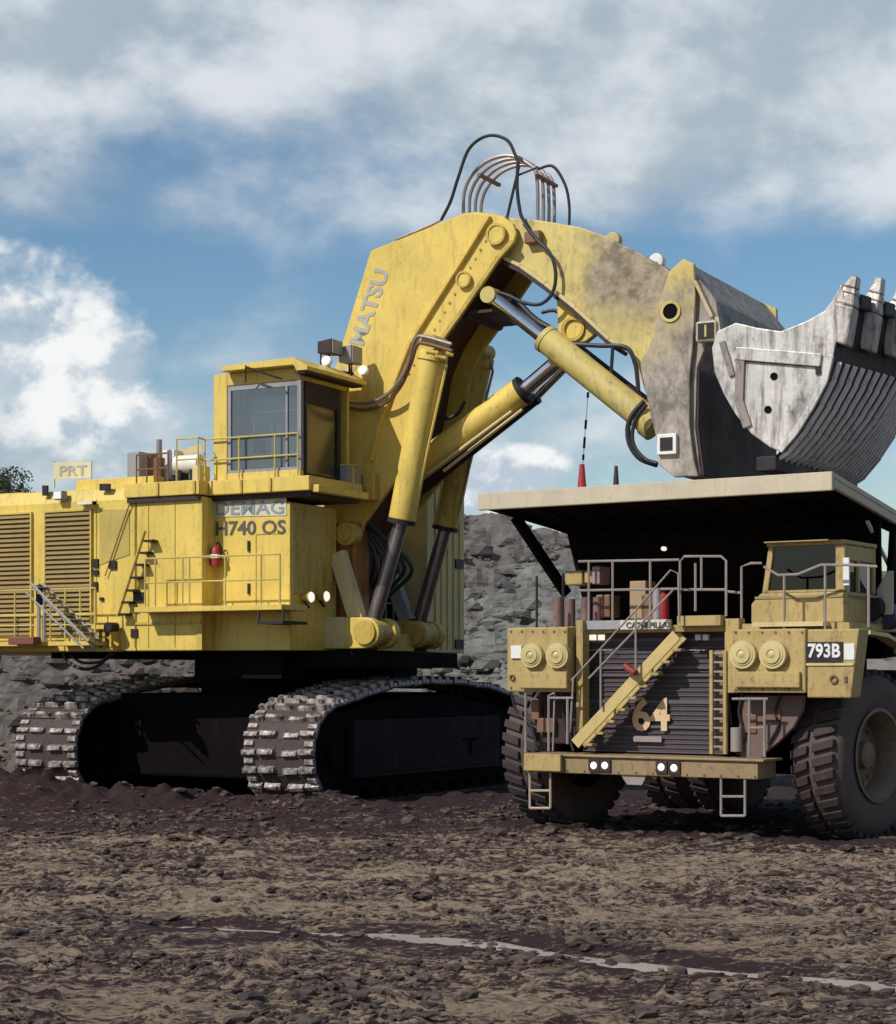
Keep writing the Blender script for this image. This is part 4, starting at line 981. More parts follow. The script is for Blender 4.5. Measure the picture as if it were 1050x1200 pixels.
# left headlight box
zh1 = T(640, 735, .45).z; zh0 = T(640, 811, .45).z
lb = MB().box(xl0, T(665, 740, .45).x, .45, 1.0, zh0, zh1).build('left_fender', TRK, truck, .03)
a_ = T(612, 787, .4); b_ = T(665, 807, .4); MB().box(a_.x, b_.x, .36, .448, b_.z, a_.z).build('cover_plate', TRK, lb, .02)
p = T(605, 764, .42); MB().box(p.x-.13, p.x+.14, .40, .448, p.z-.14, p.z+.14).build('sticker', WHITE, lb)
p = T(600, 794, .42); MB().ring((p.x, .41, p.z), (0, 1, 0), .07, .04, .04).build('lifting_hole', PIPEB, lb)
# right headlight box and name box
xr_0 = T(858, 740, .45).x; xr_1 = T(944, 740, .45).x
zg1 = T(900, 737, .45).z; zg0 = T(900, 812, .45).z
rb = MB().box(xr_0, xr_1, .45, 1.0, zg0, zg1).build('right_fender', TRK, truck, .03)
a_ = T(862, 787, .4); b_ = T(938, 806, .4); MB().box(a_.x, b_.x, .36, .448, b_.z, a_.z).build('cover_plate', TRK, rb, .02)
x2 = T(1006, 740, .45).x; x3 = T(996, 815, .45).x; zn1 = T(975, 737, .45).z; zn0 = T(975, 818, .45).z
nb = MB().prism_y([(xr_1+.01, zn0), (x3, zn0), (x2, zn1), (xr_1+.01, zn1)], .5, 1.05).build('name_box', TRK, truck, .03)
a_ = T(945, 776, .5); b_ = T(988, 752, .5); MB().box(a_.x, b_.x, .478, .498, a_.z, b_.z).build('name_panel', DARK, nb)
lettering('name_lettering', '793B', [T(947, 771, .475), T(985, 771, .475), T(985, 754, .475), T(947, 754, .475)], (0, -1, 0), WHITE, nb, .03, .012)
a_ = T(989, 773, .48); b_ = T(1001, 754, .48); MB().box(a_.x, b_.x, .485, .499, a_.z, b_.z).build('sticker', WHITE, nb)
p = T(977, 796, .48); MB().ring((p.x, .46, p.z), (0, 1, 0), .09, .05, .04).build('lifting_hole', PIPEB, nb)
p = T(991, 796, .48); MB().box(p.x-.03, p.x+.03, .47, .499, p.z-.06, p.z+.06).build('bolt', PIPEB, nb)
a_ = T(945, 780, .48); b_ = T(1000, 777, .48); MB().box(a_.x, b_.x, .47, .499, a_.z, b_.z).build('trim_strip', YELC, nb)
for (x, y, r_, par) in ((626, 768, .27, lb), (656, 768, .28, lb), (873, 767, .29, rb), (908, 767, .29, rb)):
    p = T(x, y, .45); o = MB().lathe([(0, -.16), (r_*.78, -.16), (r_*.86, -.14), (r_, -.14), (r_, 0), (0, 0)], (p.x, .448, p.z), (0, 1, 0), 28).build('headlight', LAMP, par, smooth=True)
    MB().lathe([(r_*.7, 0), (r_*.62, -.03), (r_*.35, -.035), (r_*.32, -.01), (r_*.12, -.05), (0, -.05)], (p.x, .286, p.z), (0, 1, 0), 24).build('lens', LAMP, o, smooth=True)
# posts flanking radiator
m = MB(); a_ = T(675, 727, .7); b_ = T(683, 858, .7); m.box(a_.x, b_.x, .7, 1.0, b_.z, a_.z); m.build('post', TRK, truck, .01)
m = MB(); a_ = T(849, 725, .8); b_ = T(866, 742, .8); m.box(a_.x, b_.x, .8, 1.1, T(850, 812, .8).z, a_.z); m.build('post', TRK, truck, .01)
# vertical ladder beside radiator
m = MB()
for x in (833, 849): a_ = T(x, 762, .75); b_ = T(x+2, 884, .75); m.box(a_.x-.04, a_.x+.04, .75, .85, b_.z, a_.z)
lad = m.build('radiator_ladder', TRK, truck, .01)
for i in range(11):
    z = T(840, 765+i*11, .75).z; MB().box(T(834, 800, .75).x, T(849, 800, .75).x, .78, .83, z-.02, z+.02).build('rung', RAILG, lad)
a_ = T(843, 800, .95); b_ = T(848, 880, .95); MB().box(a_.x-.1, b_.x+.05, .95, 1.1, b_.z, T(843, 762, .95).z).build('back_plate', paint('rusty_plate', (.24, .15, .09), (.1, .07, .05), .7, .7), lad)
# name strip over radiator
a_ = T(684, 738, 1.0); b_ = T(733, 727, 1.0); MB().box(a_.x, b_.x, .82, .898, a_.z, b_.z).build('deck_beam', GREY, deck)
a_ = T(732, 738, 1.0); b_ = T(790, 726, 1.0); ns_ = MB().box(a_.x, b_.x, .8, .898, a_.z, b_.z).build('name_strip', paint('strip_offwhite', (.62, .58, .50), (.25, .2, .17), .7, .6), deck)
lettering('name_lettering', 'CATERPILLAR', [T(734, 736, .79), T(788, 735.5, .79), T(788, 728.5, .79), T(734, 729, .79)], (0, -1, 0), TEXTD, ns_, .01, .012)
a_ = T(797, 734, .8); b_ = T(848, 721, .8); MB().box(a_.x, b_.x, .65, .898, a_.z, b_.z).build('deck_step', TRK, deck, .01)
# --- diagonal stair
A_ = T(674, 872, .55); B_ = T(793, 744, .75); dr = (B_-A_)
stn = MB()
for dy in (0, .30): stn.bar(A_+Vector((0, dy, 0)), B_+Vector((0, dy, 0)), .06, .24, up=(0, 0, 1))
stair = stn.build('stairway', paint('stair_yellow', (.60, .45, .18), (.3, .22, .12), .4, .55), truck, .01)
for i in range(9):
    c = A_+dr*(i+.7)/9.2
    MB().box(c.x+.02, c.x+.23, c.y+.0, c.y+.24, c.z-.22, c.z-.16).build('tread', TRK, stair, .01)
def trail(parent, segs, y, mat=RAILG, r=.028, name='handrail', sp=0):
    m = MB()
    for s_ in segs: m.tube([T(*p, y) for p in s_], r, 6, sp if len(s_) > 2 else 0)
    return m.build(name, mat, parent, smooth=True)
trail(stair, [[(668, 858), (672, 795), (745, 715), (786, 668), (795, 672), (796, 730)], [(690, 795), (745, 738), (790, 690)], [(704, 760), (704, 830)], [(745, 715), (745, 785)], [(672, 795), (650, 812), (648, 880)]], .5, r=.024)
p = T(740, 784, .55); MB().bar(p+Vector((-.14, -.05, .08)), p+Vector((.14, -.05, -.1)), .2, .13).build('red_clamp', paint('dull_red_clamp', (.26, .04, .035), (.12, .05, .04), .6, .6), stair, .04)
# deck rails
trail(deck, [[(678, 658), (796, 656)], [(678, 692), (797, 690)], [(690, 658), (690, 733)], [(718, 657), (718, 733)], [(762, 656), (762, 725)]], 1.2)
trail(deck, [[(797, 722), (797, 658), (802, 652), (845, 652), (851, 657), (851, 722)], [(797, 691), (851, 691)], [(822, 652), (822, 691)], [(815, 660), (815, 716)]], .9)
trail(deck, [[(869, 725), (869, 664), (880, 660), (893, 660)], [(869, 725), (869, 664)], [(851, 693), (870, 695)]], 1.2)
trail(deck, [[(919, 738), (919, 675)], [(967, 738), (967, 662)], [(895, 664), (912, 674), (935, 673), (962, 662), (995, 662), (1028, 664)], [(1018, 735), (1018, 664)]], .6, mat=RAILG)
trail(deck, [[(629, 742), (629, 675)], [(660, 742), (660, 672)]], .6, mat=DARK)
# lower platform rails
trail(bump, [[(616, 882), (616, 812)], [(643, 880), (643, 815), (650, 812)], [(665, 872), (665, 818)], [(643, 818), (672, 818)]], .45)
trail(bump, [[(878, 887), (878, 819)], [(896, 887), (896, 819)], [(858, 819), (900, 819)], [(878, 853), (896, 853)]], .45)
# pinkish pipework and boxes on the left deck
m = MB()
for (x, ya, yb, w) in ((654, 700, 738, .12), (668, 702, 738, .12), (686, 700, 735, .1), (700, 700, 735, .1)):
    a_, b_ = T(x, ya, 1.6), T(x, yb, 1.6); m.cyl(a_, b_, w, n=14)
ac = m.build('air_cleaner', paint('pink_brown', (.20, .12, .11), (.05, .035, .035), .9, .6, streak=.9), truck, smooth=True)
for (x, y, w, h, mt, yy) in ((672, 677, .22, .16, TRK, 1.5), (690, 676, .12, .14, TRK, 1.5), (698, 674, .1, .2, paint('dull_rose', (.35, .25, .22), (.2, .12, .1), .4, .6), 1.4), (706, 710, .18, .25, PIPEB, 1.6), (747, 703, .2, .42, paint('tan_brown_box', (.36, .24, .15), (.2, .12, .08), .5, .6), 1.6), (760, 712, .2, .3, PIPEB, 1.6)):
    p = T(x, y, yy); MB().box(p.x-w, p.x+w, yy, yy+.5, p.z-h, p.z+h).build('equipment_box', mt, deck, .03)
p = T(777, 705, 1.3)
fe = MB().lathe([(0, -.4), (.12, -.4), (.13, -.36), (.13, .22), (.06, .3), (.04, .4), (0, .4)], (p.x, 1.3, p.z-.1), (0, 0, 1), 18).build('fire_extinguisher', RED, truck, smooth=True)
p = T(770, 700, 1.2); MB().cyl((p.x, 1.2, p.z-.5), (p.x, 1.2, p.z+.2), .09, n=14).build('cylinder', GREY, fe, smooth=True)
# --- truck cab
yC = 1.15
cxl = T(884, 700, yC).x; cxr = T(990, 700, yC).x; zk0 = zdk+.003; zk1 = T(940, 634, yC).z; zw = T(940, 694, yC).z
yD = yC+1.75
m = MB()
m.prism_y([(T(880, 735, yC).x, zk0), (cxr, zk0), (cxr, zw), (T(891, 697, yC).x, zw), (T(880, 708, yC).x, T(880, 708, yC).z)], yC, yD)
cabt = m.build('driver_cab', TRK, truck, .03)
wl = T(893, 690, yC).x; wlt = T(900, 640, yC).x
MB().hexa([(wl, yC, zw+.002), (wl+.12, yC, zw+.002), (wl+.12, yC+.12, zw+.002), (wl, yC+.12, zw+.002)], [(wlt, yC+.02, zk1-.1), (wlt+.12, yC+.02, zk1-.1), (wlt+.12, yC+.14, zk1-.1), (wlt, yC+.14, zk1-.1)]).build('window_pillar', TRK, cabt, .01)
for bb in ((cxr-.2, cxr, yC, yC+.15, zw+.002, zk1-.1), (cxr-.12, cxr, yC+.75, yC+.85, zw+.002, zk1-.1), (cxr-.12, cxr, yD-.12, yD, zw+.002, zk1-.1), (wl, wl+.12, yD-.12, yD, zw+.002, zk1-.1)):
    MB().box(*bb).build('window_pillar', TRK, cabt, .01)
MB().box(wl+.12, cxr-.2, yC+.01, yC+.1, zw+.002, zw+.05).build('window_sill', TRK, cabt)
m = MB(); m.box(wlt-.02, cxr+.02, yC-.05, yD+.05, zk1-.098, zk1); m.box(cxr-.12, cxr-.002, yC+.16, yD-.13, zk1-.42, zk1-.1)
rf = m.build('roof', TRK, cabt, .03)
MB().box(wl+.13, cxr-.21, yC+.06, yC+.075, zw+.05, zk1-.1).build('windscreen', GLASSD, cabt)
MB().box(cxr-.06, cxr-.05, yC+.16, yC+.74, zw+.002, zk1-.43).box(cxr-.06, cxr-.05, yC+.86, yD-.13, zw+.002, zk1-.43).build('side_window', GLASSD, cabt)
m = MB(); m.box(wl+.9, wl+1.5, yC+.7, yC+1.3, zw-.1, zw+.5); m.ring((wl+1.2, yC+.35, zw+.1), (0, -1, .8), .24, .2, .03); m.build('driver_seat', BLK, cabt, .05)
MB().box(wl+.02, cxr-.15, yD-.11, yD-.06, zw+.01, zk1-.1).build('rear_lining', BLK, cabt)
a_ = T(906, 650, yC); MB().box(a_.x-.03, a_.x+.03, yC+.2, yC+.22, a_.z-.1, a_.z+.1).build('sun_visor', GREY, cabt)
a_ = T(958, 685, yC); MB().box(a_.x-.05, a_.x+.05, yC+.2, yC+.26, a_.z-.04, a_.z+.06).build('dash_light', WHITE, cabt)
a_ = T(991, 670, yC-.15); mi = MB().box(a_.x-.04, a_.x+.09, yC-.2, yC-.14, a_.z-.28, a_.z+.28).build('mirror', WHITE, cabt, .01)
# seams on cab front
m = MB()
for x in (920, 965): a_ = T(x, 705, yC); m.box(a_.x-.012, a_.x+.012, yC-.012, yC-.001, zk0+.1, zw-.05)
m.box(T(885, 700, yC).x, cxr-.02, yC-.02, yC-.001, zw-.12, zw-.07)
m.build('panel_trim', paint('trim_brown', (.30, .23, .10), (.15, .1, .06), .4, .6), cabt)
a_ = T(885, 736, .7); b_ = T(968, 731, .7); MB().box(a_.x, b_.x, .55, .899, a_.z+.02, b_.z+.05).build('step_plate', YELC, deck)
# things to the right of the cab: air intakes, arm mirror
p = TR.Q(1018, 712, HW-.2); MB().cyl(p, p+Vector((0, .7, 0)), .28, n=18).build('air_intake', DARK, truck, smooth=True)
p = TR.Q(1026, 726, HW-.1); MB().box(p.x-.2, p.x+.1, p.y, p.y+.6, p.z-.3, p.z+.3).build('battery_box', paint('battery_tan', (.26, .19, .13), (.08, .06, .05), .9, .7, fine=5), truck, .05)
p = TR.Q(1039, 697, HW+.1)
mr = MB().prism_y([(p.x-.22, p.z-.42), (p.x+.14, p.z-.42), (p.x+.14, p.z+.5), (p.x+.02, p.z+.5), (p.x-.22, p.z+.12)], p.y, p.y+.06).build('side_mirror', CREAM, truck, .02)
MB().tube([p+Vector((-.1, .03, -.05)), (cxr, yC+.2, p.z-.05)], .03, 6).build('arm', RAILG, mr)
p = TR.Q(1034, 722, HW); MB().cyl(p, p+Vector((0, .5, 0)), .28, n=20).build('round_tank', paint('navy_tank', (.03, .025, .07), (.06, .05, .07), .4, .5), truck, smooth=True)
a_ = TR.Q(1010, 738, HW); b_ = TR.Q(1062, 762, HW); MB().bar(TR.Q(1012, 741, HW), TR.Q(1034, 745, HW), .3, .08).bar(TR.Q(1034, 745, HW), b_, .3, .08).build('wheel_arch_lip', YELC, truck)
# curved fender plate behind the right platform
pl = TY([(866, 815), (942, 815), (940, 832), (930, 852), (912, 870), (896, 882), (892, 890), (866, 890)], 1.0)
MB().prism_y(pl, 1.0, 1.15).build('splash_guard', paint('dusky_brown_plate', (.17, .11, .095), (.09, .06, .05), .6, .7), truck, .02)
p = T(861, 865, .8); MB().cyl((p.x, .9, p.z-.28), (p.x, .9, p.z+.22), .13, n=14).build('grease_tank', RAILG, truck, smooth=True)
# fenders inner boxes/steps left
p = T(655, 835, 1.0); MB().box(p.x-.5, p.x+.5, 1.1, 1.5, p.z-.7, p.z+.5).build('hydraulic_tank', MAROON, truck, .04)
m = MB()
for par_, x0_, x1_, yy_, zz0, zz1 in ((lb, 599, 662, .45, 740, 806), (rb, 862, 940, .45, 741, 808)):
    for i in range(6):
        for py_ in (zz0, zz1):
            p = T(x0_+(x1_-x0_)*i/5, py_, yy_); m.cyl((p.x, yy_-.02, p.z), (p.x, yy_+.01, p.z), .025, n=8)
for i in range(14):
    p = T(625+i*20, 905 if i < 1 else 905, yB); m.cyl((p.x, yB-.02, zb0+.06), (p.x, yB+.01, zb0+.06), .022, n=8)
o = m.build('bolts', PIPEB, truck); o['kind'] = 'stuff'
for (pts, r_) in ((((600, 815), (606, 835), (622, 850), (630, 880)), .035), (((668, 812), (660, 830), (664, 856), (672, 880)), .03), (((870, 812), (866, 836), (872, 862), (864, 884)), .035), (((915, 814), (908, 834), (912, 850), (900, 872)), .03), (((852, 735), (856, 760), (853, 800), (857, 850)), .025)):
    MB().tube([T(*p, .95) for p in pts], r_, 7, 6).build('fluid_hose', HOSE, truck, smooth=True)
for (x, y, w_, h_) in ((640, 850, .22, .16), (628, 832, .10, .22), (880, 848, .14, .2), (905, 838, .2, .12)):
    p = T(x, y, 1.0); MB().box(p.x-w_, p.x+w_, .96, 1.1, p.z-h_, p.z+h_).build('small_box', PIPEB, truck, .02)
for (x0_, x1_, y_) in ((690, 720, 762), (800, 828, 762)):
    a_ = T(x0_, y_, 1.2); b_ = T(x1_, y_, 1.2); MB().tube([a_, a_+Vector((0, -.08, 0)), b_+Vector((0, -.08, 0)), b_], .015, 6).build('grab_handle', RAILG, rad)
MB().box(T(900, 636, yC).x, T(975, 636, yC).x, yC-.22, yC-.051, zk1-.03, zk1+.0).build('roof_visor', TRK, rf, .01)
# --- wheels
LUGM = paint('dark_tread_rubber', (.045, .032, .033), (.13, .09, .08), .8, .85, streak=.3, bump=.5, fine=5)
def wheel(x, y, steer, outward, name='wheel'):
    RT = 1.80; W = 1.02; s_ = outward; c = (0, 0, 0); Mw = Matrix.Translation((x, y, RT-.06)) @ Matrix.Rotation(R(-steer), 4, 'Z')
    prof = [(.90, 0), (1.02, .02), (1.30, .10), (1.55, .06), (1.68, -.02), (1.72, -.10), (1.72, -.55), (1.72, -W+.10), (1.68, -W+.02), (1.55, -W-.06), (1.30, -W-.1), (.9, -W)]
    ax = (s_, 0, 0)
    o = MB().lathe([(r_, h) for r_, h in prof], c, ax, 56).build(name, RUB, truck, smooth=True, matrix=Mw)
    m = MB(); nL = 36; C = Vector(c); X = Vector(ax)
    for i in range(nL):
        for (h0, h1, ph) in ((-.02, -.50, 0), (-.62, -W+.02, .5)):
            t = 2*math.pi*(i+ph)/nL; hw = math.pi/nL*.58; q = []
            for rr in (1.66, 1.815):
                for (hh, tt) in ((h0, t-hw), (h0, t+hw), (h1, t+hw+.07), (h1, t-hw+.07)):
                    q.append(C+X*hh+Vector((0, math.cos(tt), math.sin(tt)))*rr)
            m.hexa(q[:4], q[4:])
    m.build('tread_lug', LUGM, o, .02)
    r_ = MB().lathe([(.98, .04), (1.0, .07), (.93, .08), (.90, .0), (.82, -.10), (.80, -.45), (.55, -.50), (.50, -.38), (.30, -.36), (.28, -.18), (.16, -.14), (0, -.14)], c, ax, 40).build('rim', RIMM, o, smooth=True)
    m = MB()
    for i in range(16):
        t = 2*math.pi*i/16; p = C+Vector((0, math.cos(t), math.sin(t)))*.66
        m.cyl(p+X*-.5, p+X*-.40, .04, n=8)
    m.build('wheel_nuts', PIPE, o)
    return o
xw = HW-.17
yw = TR.onX(1027, 887, xw)[0]
wheel(xw, yw, 8, 1); wheel(-xw, yw, 8, -1)
for s_ in (1, -1):
    wheel(s_*(xw+.1), yw+6.2, 0, s_); wheel(s_*(xw-1.25), yw+6.2, 0, s_)
m = MB(); m.cyl((-xw+.5, yw, 1.77), (xw-.5, yw, 1.77), .3, n=16); m.build('front_axle', BLK, truck)
# ================================================================== GROUND
def fbm(x, y, s, o=4): return noise.fractal(Vector((x*s, y*s, 3.1)), 1.0, 2.0, o)
ruts = [[(-6, 24.5), (-2.6, 25.9), (-.3, 25.2), (2.2, 23.0), (5.2, 21.0), (8, 19.6)], [(-2, 25.6), (1.0, 23.7), (3.6, 22.1), (6.5, 20.2)]]
def wp(px, py): d = ray(px, py); t = -HC/d.z; return (d.x*t, d.y*t)
ruts = [[wp(x, y) for x, y in ((205, 1084), (330, 1090), (470, 1096), (560, 1106), (700, 1122), (850, 1138), (1060, 1152))],
        [wp(x, y) for x, y in ((440, 1092), (560, 1100), (660, 1118), (760, 1132), (900, 1142), (1060, 1158))]]
def rutd(x, y):
    b = 9
    for r_ in ruts:
        for i in range(len(r_)-1):
            ax, ay = r_[i]; bx, by = r_[i+1]; dx, dy = bx-ax, by-ay
            t = max(0, min(1, ((x-ax)*dx+(y-ay)*dy)/(dx*dx+dy*dy))); b = min(b, math.hypot(x-ax-dx*t, y-ay-dy*t))
    return b
LANES = [(28.5, -.10, .004), (31.2, -.13, .004), (36.0, .03, -.003), (21.0, -.22, .0), (39.3, .02, -.003)]
MOUNDS = [(-4.6, 47.0, 1.6, .7, .30), (-2.5, 47.2, 1.4, .6, .25), (-8.5, 49, 2.5, 1.0, .35), (-11.5, 52, 2.5, 1.2, .5), (-13.5, 54, 2.5, 1.5, .6), (-6.3, 49.5, 1.5, .9, .25), (1.5, 50.5, 2.5, .8, .25), (-10.5, 48.5, 2, .8, .25), (6.1, 36.6, 1.2, .5, .10), (9.3, 37.6, 1.5, .5, .12)]
def gz(x, y):
    z = .07*fbm(x, y*1.3, .35, 3)+.04*fbm(x+9, y*1.4, 1.3, 3)+.034*fbm(x, y, 4.5, 3)
    c = noise.fractal(Vector((x*2.2, y*2.8, 8)), 1.0, 2.0, 3)
    if c > .25: z += min(.10, (c-.25)*.22)
    for (cx_2, cy_2, rx, ry, hh) in MOUNDS:
        q2 = ((x-cx_2)/rx)**2+((y-cy_2)/ry)**2
        if q2 < 4: z += hh*math.exp(-q2)*(1+.8*noise.noise(Vector((x*2.2, y*2.2, 4))))
    if y < 46:
        for (yc, sl_, cv) in LANES:
            dl = y-(yc+sl_*x+cv*x*x)
            if abs(dl) < 1.1:
                if abs(dl) < .5: z += -.05*(1-(dl/.5)**4)+.022*(1 if math.sin(x*11+abs(dl)*9) > .1 else -1)*(1-(dl/.5)**4)
                elif abs(dl) < .85: z += .055*math.sin((abs(dl)-.5)/.35*math.pi)
    if 17 < y < 34 and -9 < x < 10:
        d = rutd(x, y)
        if d < 1.6: z *= .45+.55*max(0, d-.6)
        if d < .42:
            k = max(0, (d-.16)/.26); k = min(1, k); z = z*k-.075*(1-k)+.012*noise.noise(Vector((x*3, y*3, 2)))
        elif d < .9: z += .03*math.sin((d-.42)/.48*math.pi)
    return z
def axis(a, b, step, outer):
    out = [-x for x in reversed(outer)] if False else []
    n = int((b-a)/step); return [a+i*step for i in range(n+1)]
xs = [-3000, -1200, -500, -200, -100, -60, -40, -30, -24, -20, -18, -17]+axis(-16, 17, .11, [])+[18, 19, 21, 25, 32, 42, 60, 100, 200, 500, 1200, 3000]
ys = [-3000, -1000, -300, -100, -30, -5, 2, 6, 9, 11, 13, 14.5]+axis(15.5, 34, .075, [])+axis(34.1, 50, .13, [])+axis(50.2, 66, .35, [])+[67, 68, 70, 73, 78, 85, 100, 130, 200, 400, 1000, 3200]
vs = []; wet_shade = []
for y in ys:
    for x in xs:
        fine = -17.5 < x < 18 and 10 < y < 70
        vs.append((x, y, gz(x, y) if fine else -.02))
        w = 0.0
        # churned mud beneath and around the machines, their shade put into its colour
        w = max(w, min(1, max(0, (y-44.5-1.2*noise.noise(Vector((x*.4, y*.3, 0))))/4)) if y < 60 else 0)
        pass
        d = rutd(x, y) if (17 < y < 34 and -9 < x < 10) else 9
        if d < 1.1: w = max(w, .5*min(1, (1.1-d)/.5))
        if y > 36: w = max(w, min(.6, (y-36)/12))
        if x > 1 and 37.5+(6-x)*.45 < y < 60: w = max(w, min(1, (y-37.5-(6-x)*.45)/2))  # shade under the truck painted into the mud colour
        if y < 46:
            for (yc, sl_, cv) in LANES:
                dl = abs(y-(yc+sl_*x+cv*x*x))
                if dl < .8: w = max(w, .22*(1-dl/.8))
        wet_shade.append(w)
nx = len(xs)
fs = [(j*nx+i, j*nx+i+1, (j+1)*nx+i+1, (j+1)*nx+i) for j in range(len(ys)-1) for i in range(nx-1)]
me = bpy.data.meshes.new('ground'); me.from_pydata(vs, [], fs); me.materials.append(MUD)
at = me.attributes.new('wet_shade', 'FLOAT', 'POINT'); at.data.foreach_set('value', wet_shade)
for p in me.polygons: p.use_smooth = True
g = bpy.data.objects.new('ground', me); COL.objects.link(g); g['kind'] = 'structure'
# water standing in the wheel ruts
for k, r_ in enumerate(ruts):
    m = MB(); n = 60; L_ = []; P = [Vector((a, b, 0)) for a, b in r_]
    for i in range(len(P)-1):
        for j in range(12): L_.append(P[i].lerp(P[i+1], j/12))
    L_.append(P[-1]); vv = []
    for i, p in enumerate(L_):
        d = (L_[min(i+1, len(L_)-1)]-L_[max(0, i-1)]).normalized(); nn = Vector((-d.y, d.x, 0))
        w = .40
        for s_ in (-1, 1): vv.append((p.x+nn.x*w*s_*(1+.4*noise.noise(Vector((i*.9, s_, k)))), p.y+nn.y*w*s_, -.052+.003*k))
    m.add(vv, [(2*i, 2*i+1, 2*i+3, 2*i+2) for i in range(len(L_)-1)])
    o = m.build('rut_water', WATER); o['kind'] = 'structure'
# mud clods
ico = bmesh.new(); bmesh.ops.create_icosphere(ico, subdivisions=1, radius=1); IV = [v.co.copy() for v in ico.verts]; IF = [tuple(v.index for v in f.verts) for f in ico.faces]; ico.free()
m = MB(); rnd = random.Random(5); cnt = 0
while cnt < 15000:
    y = 16+34*rnd.random()**1.45; x = rnd.uniform(-.28, .28)*y*1.0
    cl = noise.fractal(Vector((x*.45, y*.7, 5)), 1.0, 2.0, 3)
    if cl+rnd.uniform(-.25, .25) < .05: continue
    cnt += 1
    r_ = .014+.045*rnd.random()**3+(.09*rnd.random() if rnd.random() < .03 else 0)
    if y > 38: r_ *= 1.6
    sx_, sy_, sz_ = rnd.uniform(.9, 2.6), rnd.uniform(.7, 1.5), rnd.uniform(.35, .8); ph = rnd.random()*6; sd = rnd.random()*90
    z0_ = gz(x, y); q = []
    for v in IV:
        k = 1+.45*noise.noise(v*1.7+Vector((sd, 0, 0))); a_, b_ = v.x*sx_*k*r_, v.y*sy_*k*r_
        q.append((x+a_*math.cos(ph)-b_*math.sin(ph), y+a_*math.sin(ph)+b_*math.cos(ph), z0_+r_*.25+v.z*sz_*k*r_))
    m.add(q, IF)
o = m.build('mud_clods', CLOD); o['kind'] = 'stuff'; o['label'] = 'loose dark mud clods scattered over the churned ground'; o['category'] = 'mud'
# rubble berm beneath and behind the machines
def bankz(x, y):
    t = (y-64)/14; t = max(0, min(1, t)); base = 5.2*t*t*(3-2*t)
    t2 = max(0, min(1, (y-80)/16)); top = 5.0+.9*math.sin(x*.13+2.0)+1.1*max(-1, min(1, (4-x)/9))
    z = base+top*t2*t2*(3-2*t2)
    return z
bx = axis(-60, -30, .8, [])+axis(-29.6, 16, .26, [])+axis(16.3, 60, .8, []); by = axis(63, 104, .3, [])+[106, 109, 112, 118, 130, 160, 200]
vs = []
for y in by:
    for x in bx:
        z = bankz(x, y); k = min(1, max(0, (y-63.5)/5))
        n_ = noise.fractal(Vector((x*.22, y*.2, 1)), 1.0, 2.0, 5)*1.1+.55*noise.fractal(Vector((x*.9, y*.8, z*.5)), 1.0, 2.0, 4)
        st_ = .35*math.sin(z*3.2+2*noise.noise(Vector((x*.2, y*.2, 0))))
        rg_ = noise.ridged_multi_fractal(Vector((x*.33, y*.25, z*.5)), .9, 2.1, 5, 1.0, 2.0)-1.0
        z = z+k*(n_*.6+st_*.6+rg_*.12)-(1-k)*.4
        vs.append((x, y+k*.5*noise.noise(Vector((x*.5, y*.5, z))), z))
nb_ = len(bx); fs = [(j*nb_+i, j*nb_+i+1, (j+1)*nb_+i+1, (j+1)*nb_+i) for j in range(len(by)-1) for i in range(nb_-1)]
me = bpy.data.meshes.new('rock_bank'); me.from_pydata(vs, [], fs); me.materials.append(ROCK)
o = bpy.data.objects.new('rock_bank', me); COL.objects.link(o); o['kind'] = 'structure'
# boulders/rubble rows on the toe of the bank
m = MB(); rnd = random.Random(11)
for i in range(3600):
    y = rnd.uniform(59, 98); x = rnd.uniform(-.27, .12)*y; r_ = .07+.45*rnd.random()**4; sd = rnd.random()*90
    z0_ = bankz(x, y)+(0 if y > 66 else -.05)
    q = []
    for v in IV:
        k = 1+.5*noise.noise(v*1.4+Vector((sd, 0, 0))); q.append((x+v.x*k*r_*1.3, y+v.y*k*r_, z0_+v.z*k*r_*.8+.1))
    m.add(q, IF)
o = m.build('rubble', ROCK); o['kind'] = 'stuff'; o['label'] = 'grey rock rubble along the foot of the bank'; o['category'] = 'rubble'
# tree behind the engine house, at the left edge of the photo
tx, ty = (8-CX)/F*104, 104; tz = bankz(tx, ty)
tr = empty('bushy_tree', (tx, ty, tz), 0, 'dark bushy tree peeping over the shovel roof at far left', 'tree')
ttop = HC+(HY-541)/F*ty-tz+.35
MB().tube([(0, 0, -1), (.1, 0, ttop*.4), (-.1, .1, ttop*.75)], .2, 8, 4).tube([(.1, 0, ttop*.4), (.8, .2, ttop*.7)], .09, 6, 3).tube([(0, 0, ttop*.35), (-.8, .2, ttop*.65)], .09, 6, 3).build('trunk', BARK, tr)
m = MB(); rnd = random.Random(3)
for cl in range(46):
    a = rnd.random()*6.28; rr = 1.9*math.sqrt(rnd.random()); hh = ttop*(.45+.5*rnd.random()*(1-rr/2.6)); c = Vector((rr*math.cos(a), rr*math.sin(a), hh))
    for k in range(60):
        d = Vector((rnd.gauss(0, 1), rnd.gauss(0, 1), rnd.gauss(0, .8))).normalized()*rnd.random()**.4*.55; p = c+d
        u = Vector((rnd.gauss(0, 1), rnd.gauss(0, 1), rnd.gauss(0, 1))).normalized(); w = u.orthogonal().normalized()
        if p.z > ttop: continue
        m.add([p, p+u*.09+w*.05, p+u*.2, p+u*.09-w*.05], [(0, 1, 2, 3)])
m.build('crown', LEAF, tr)

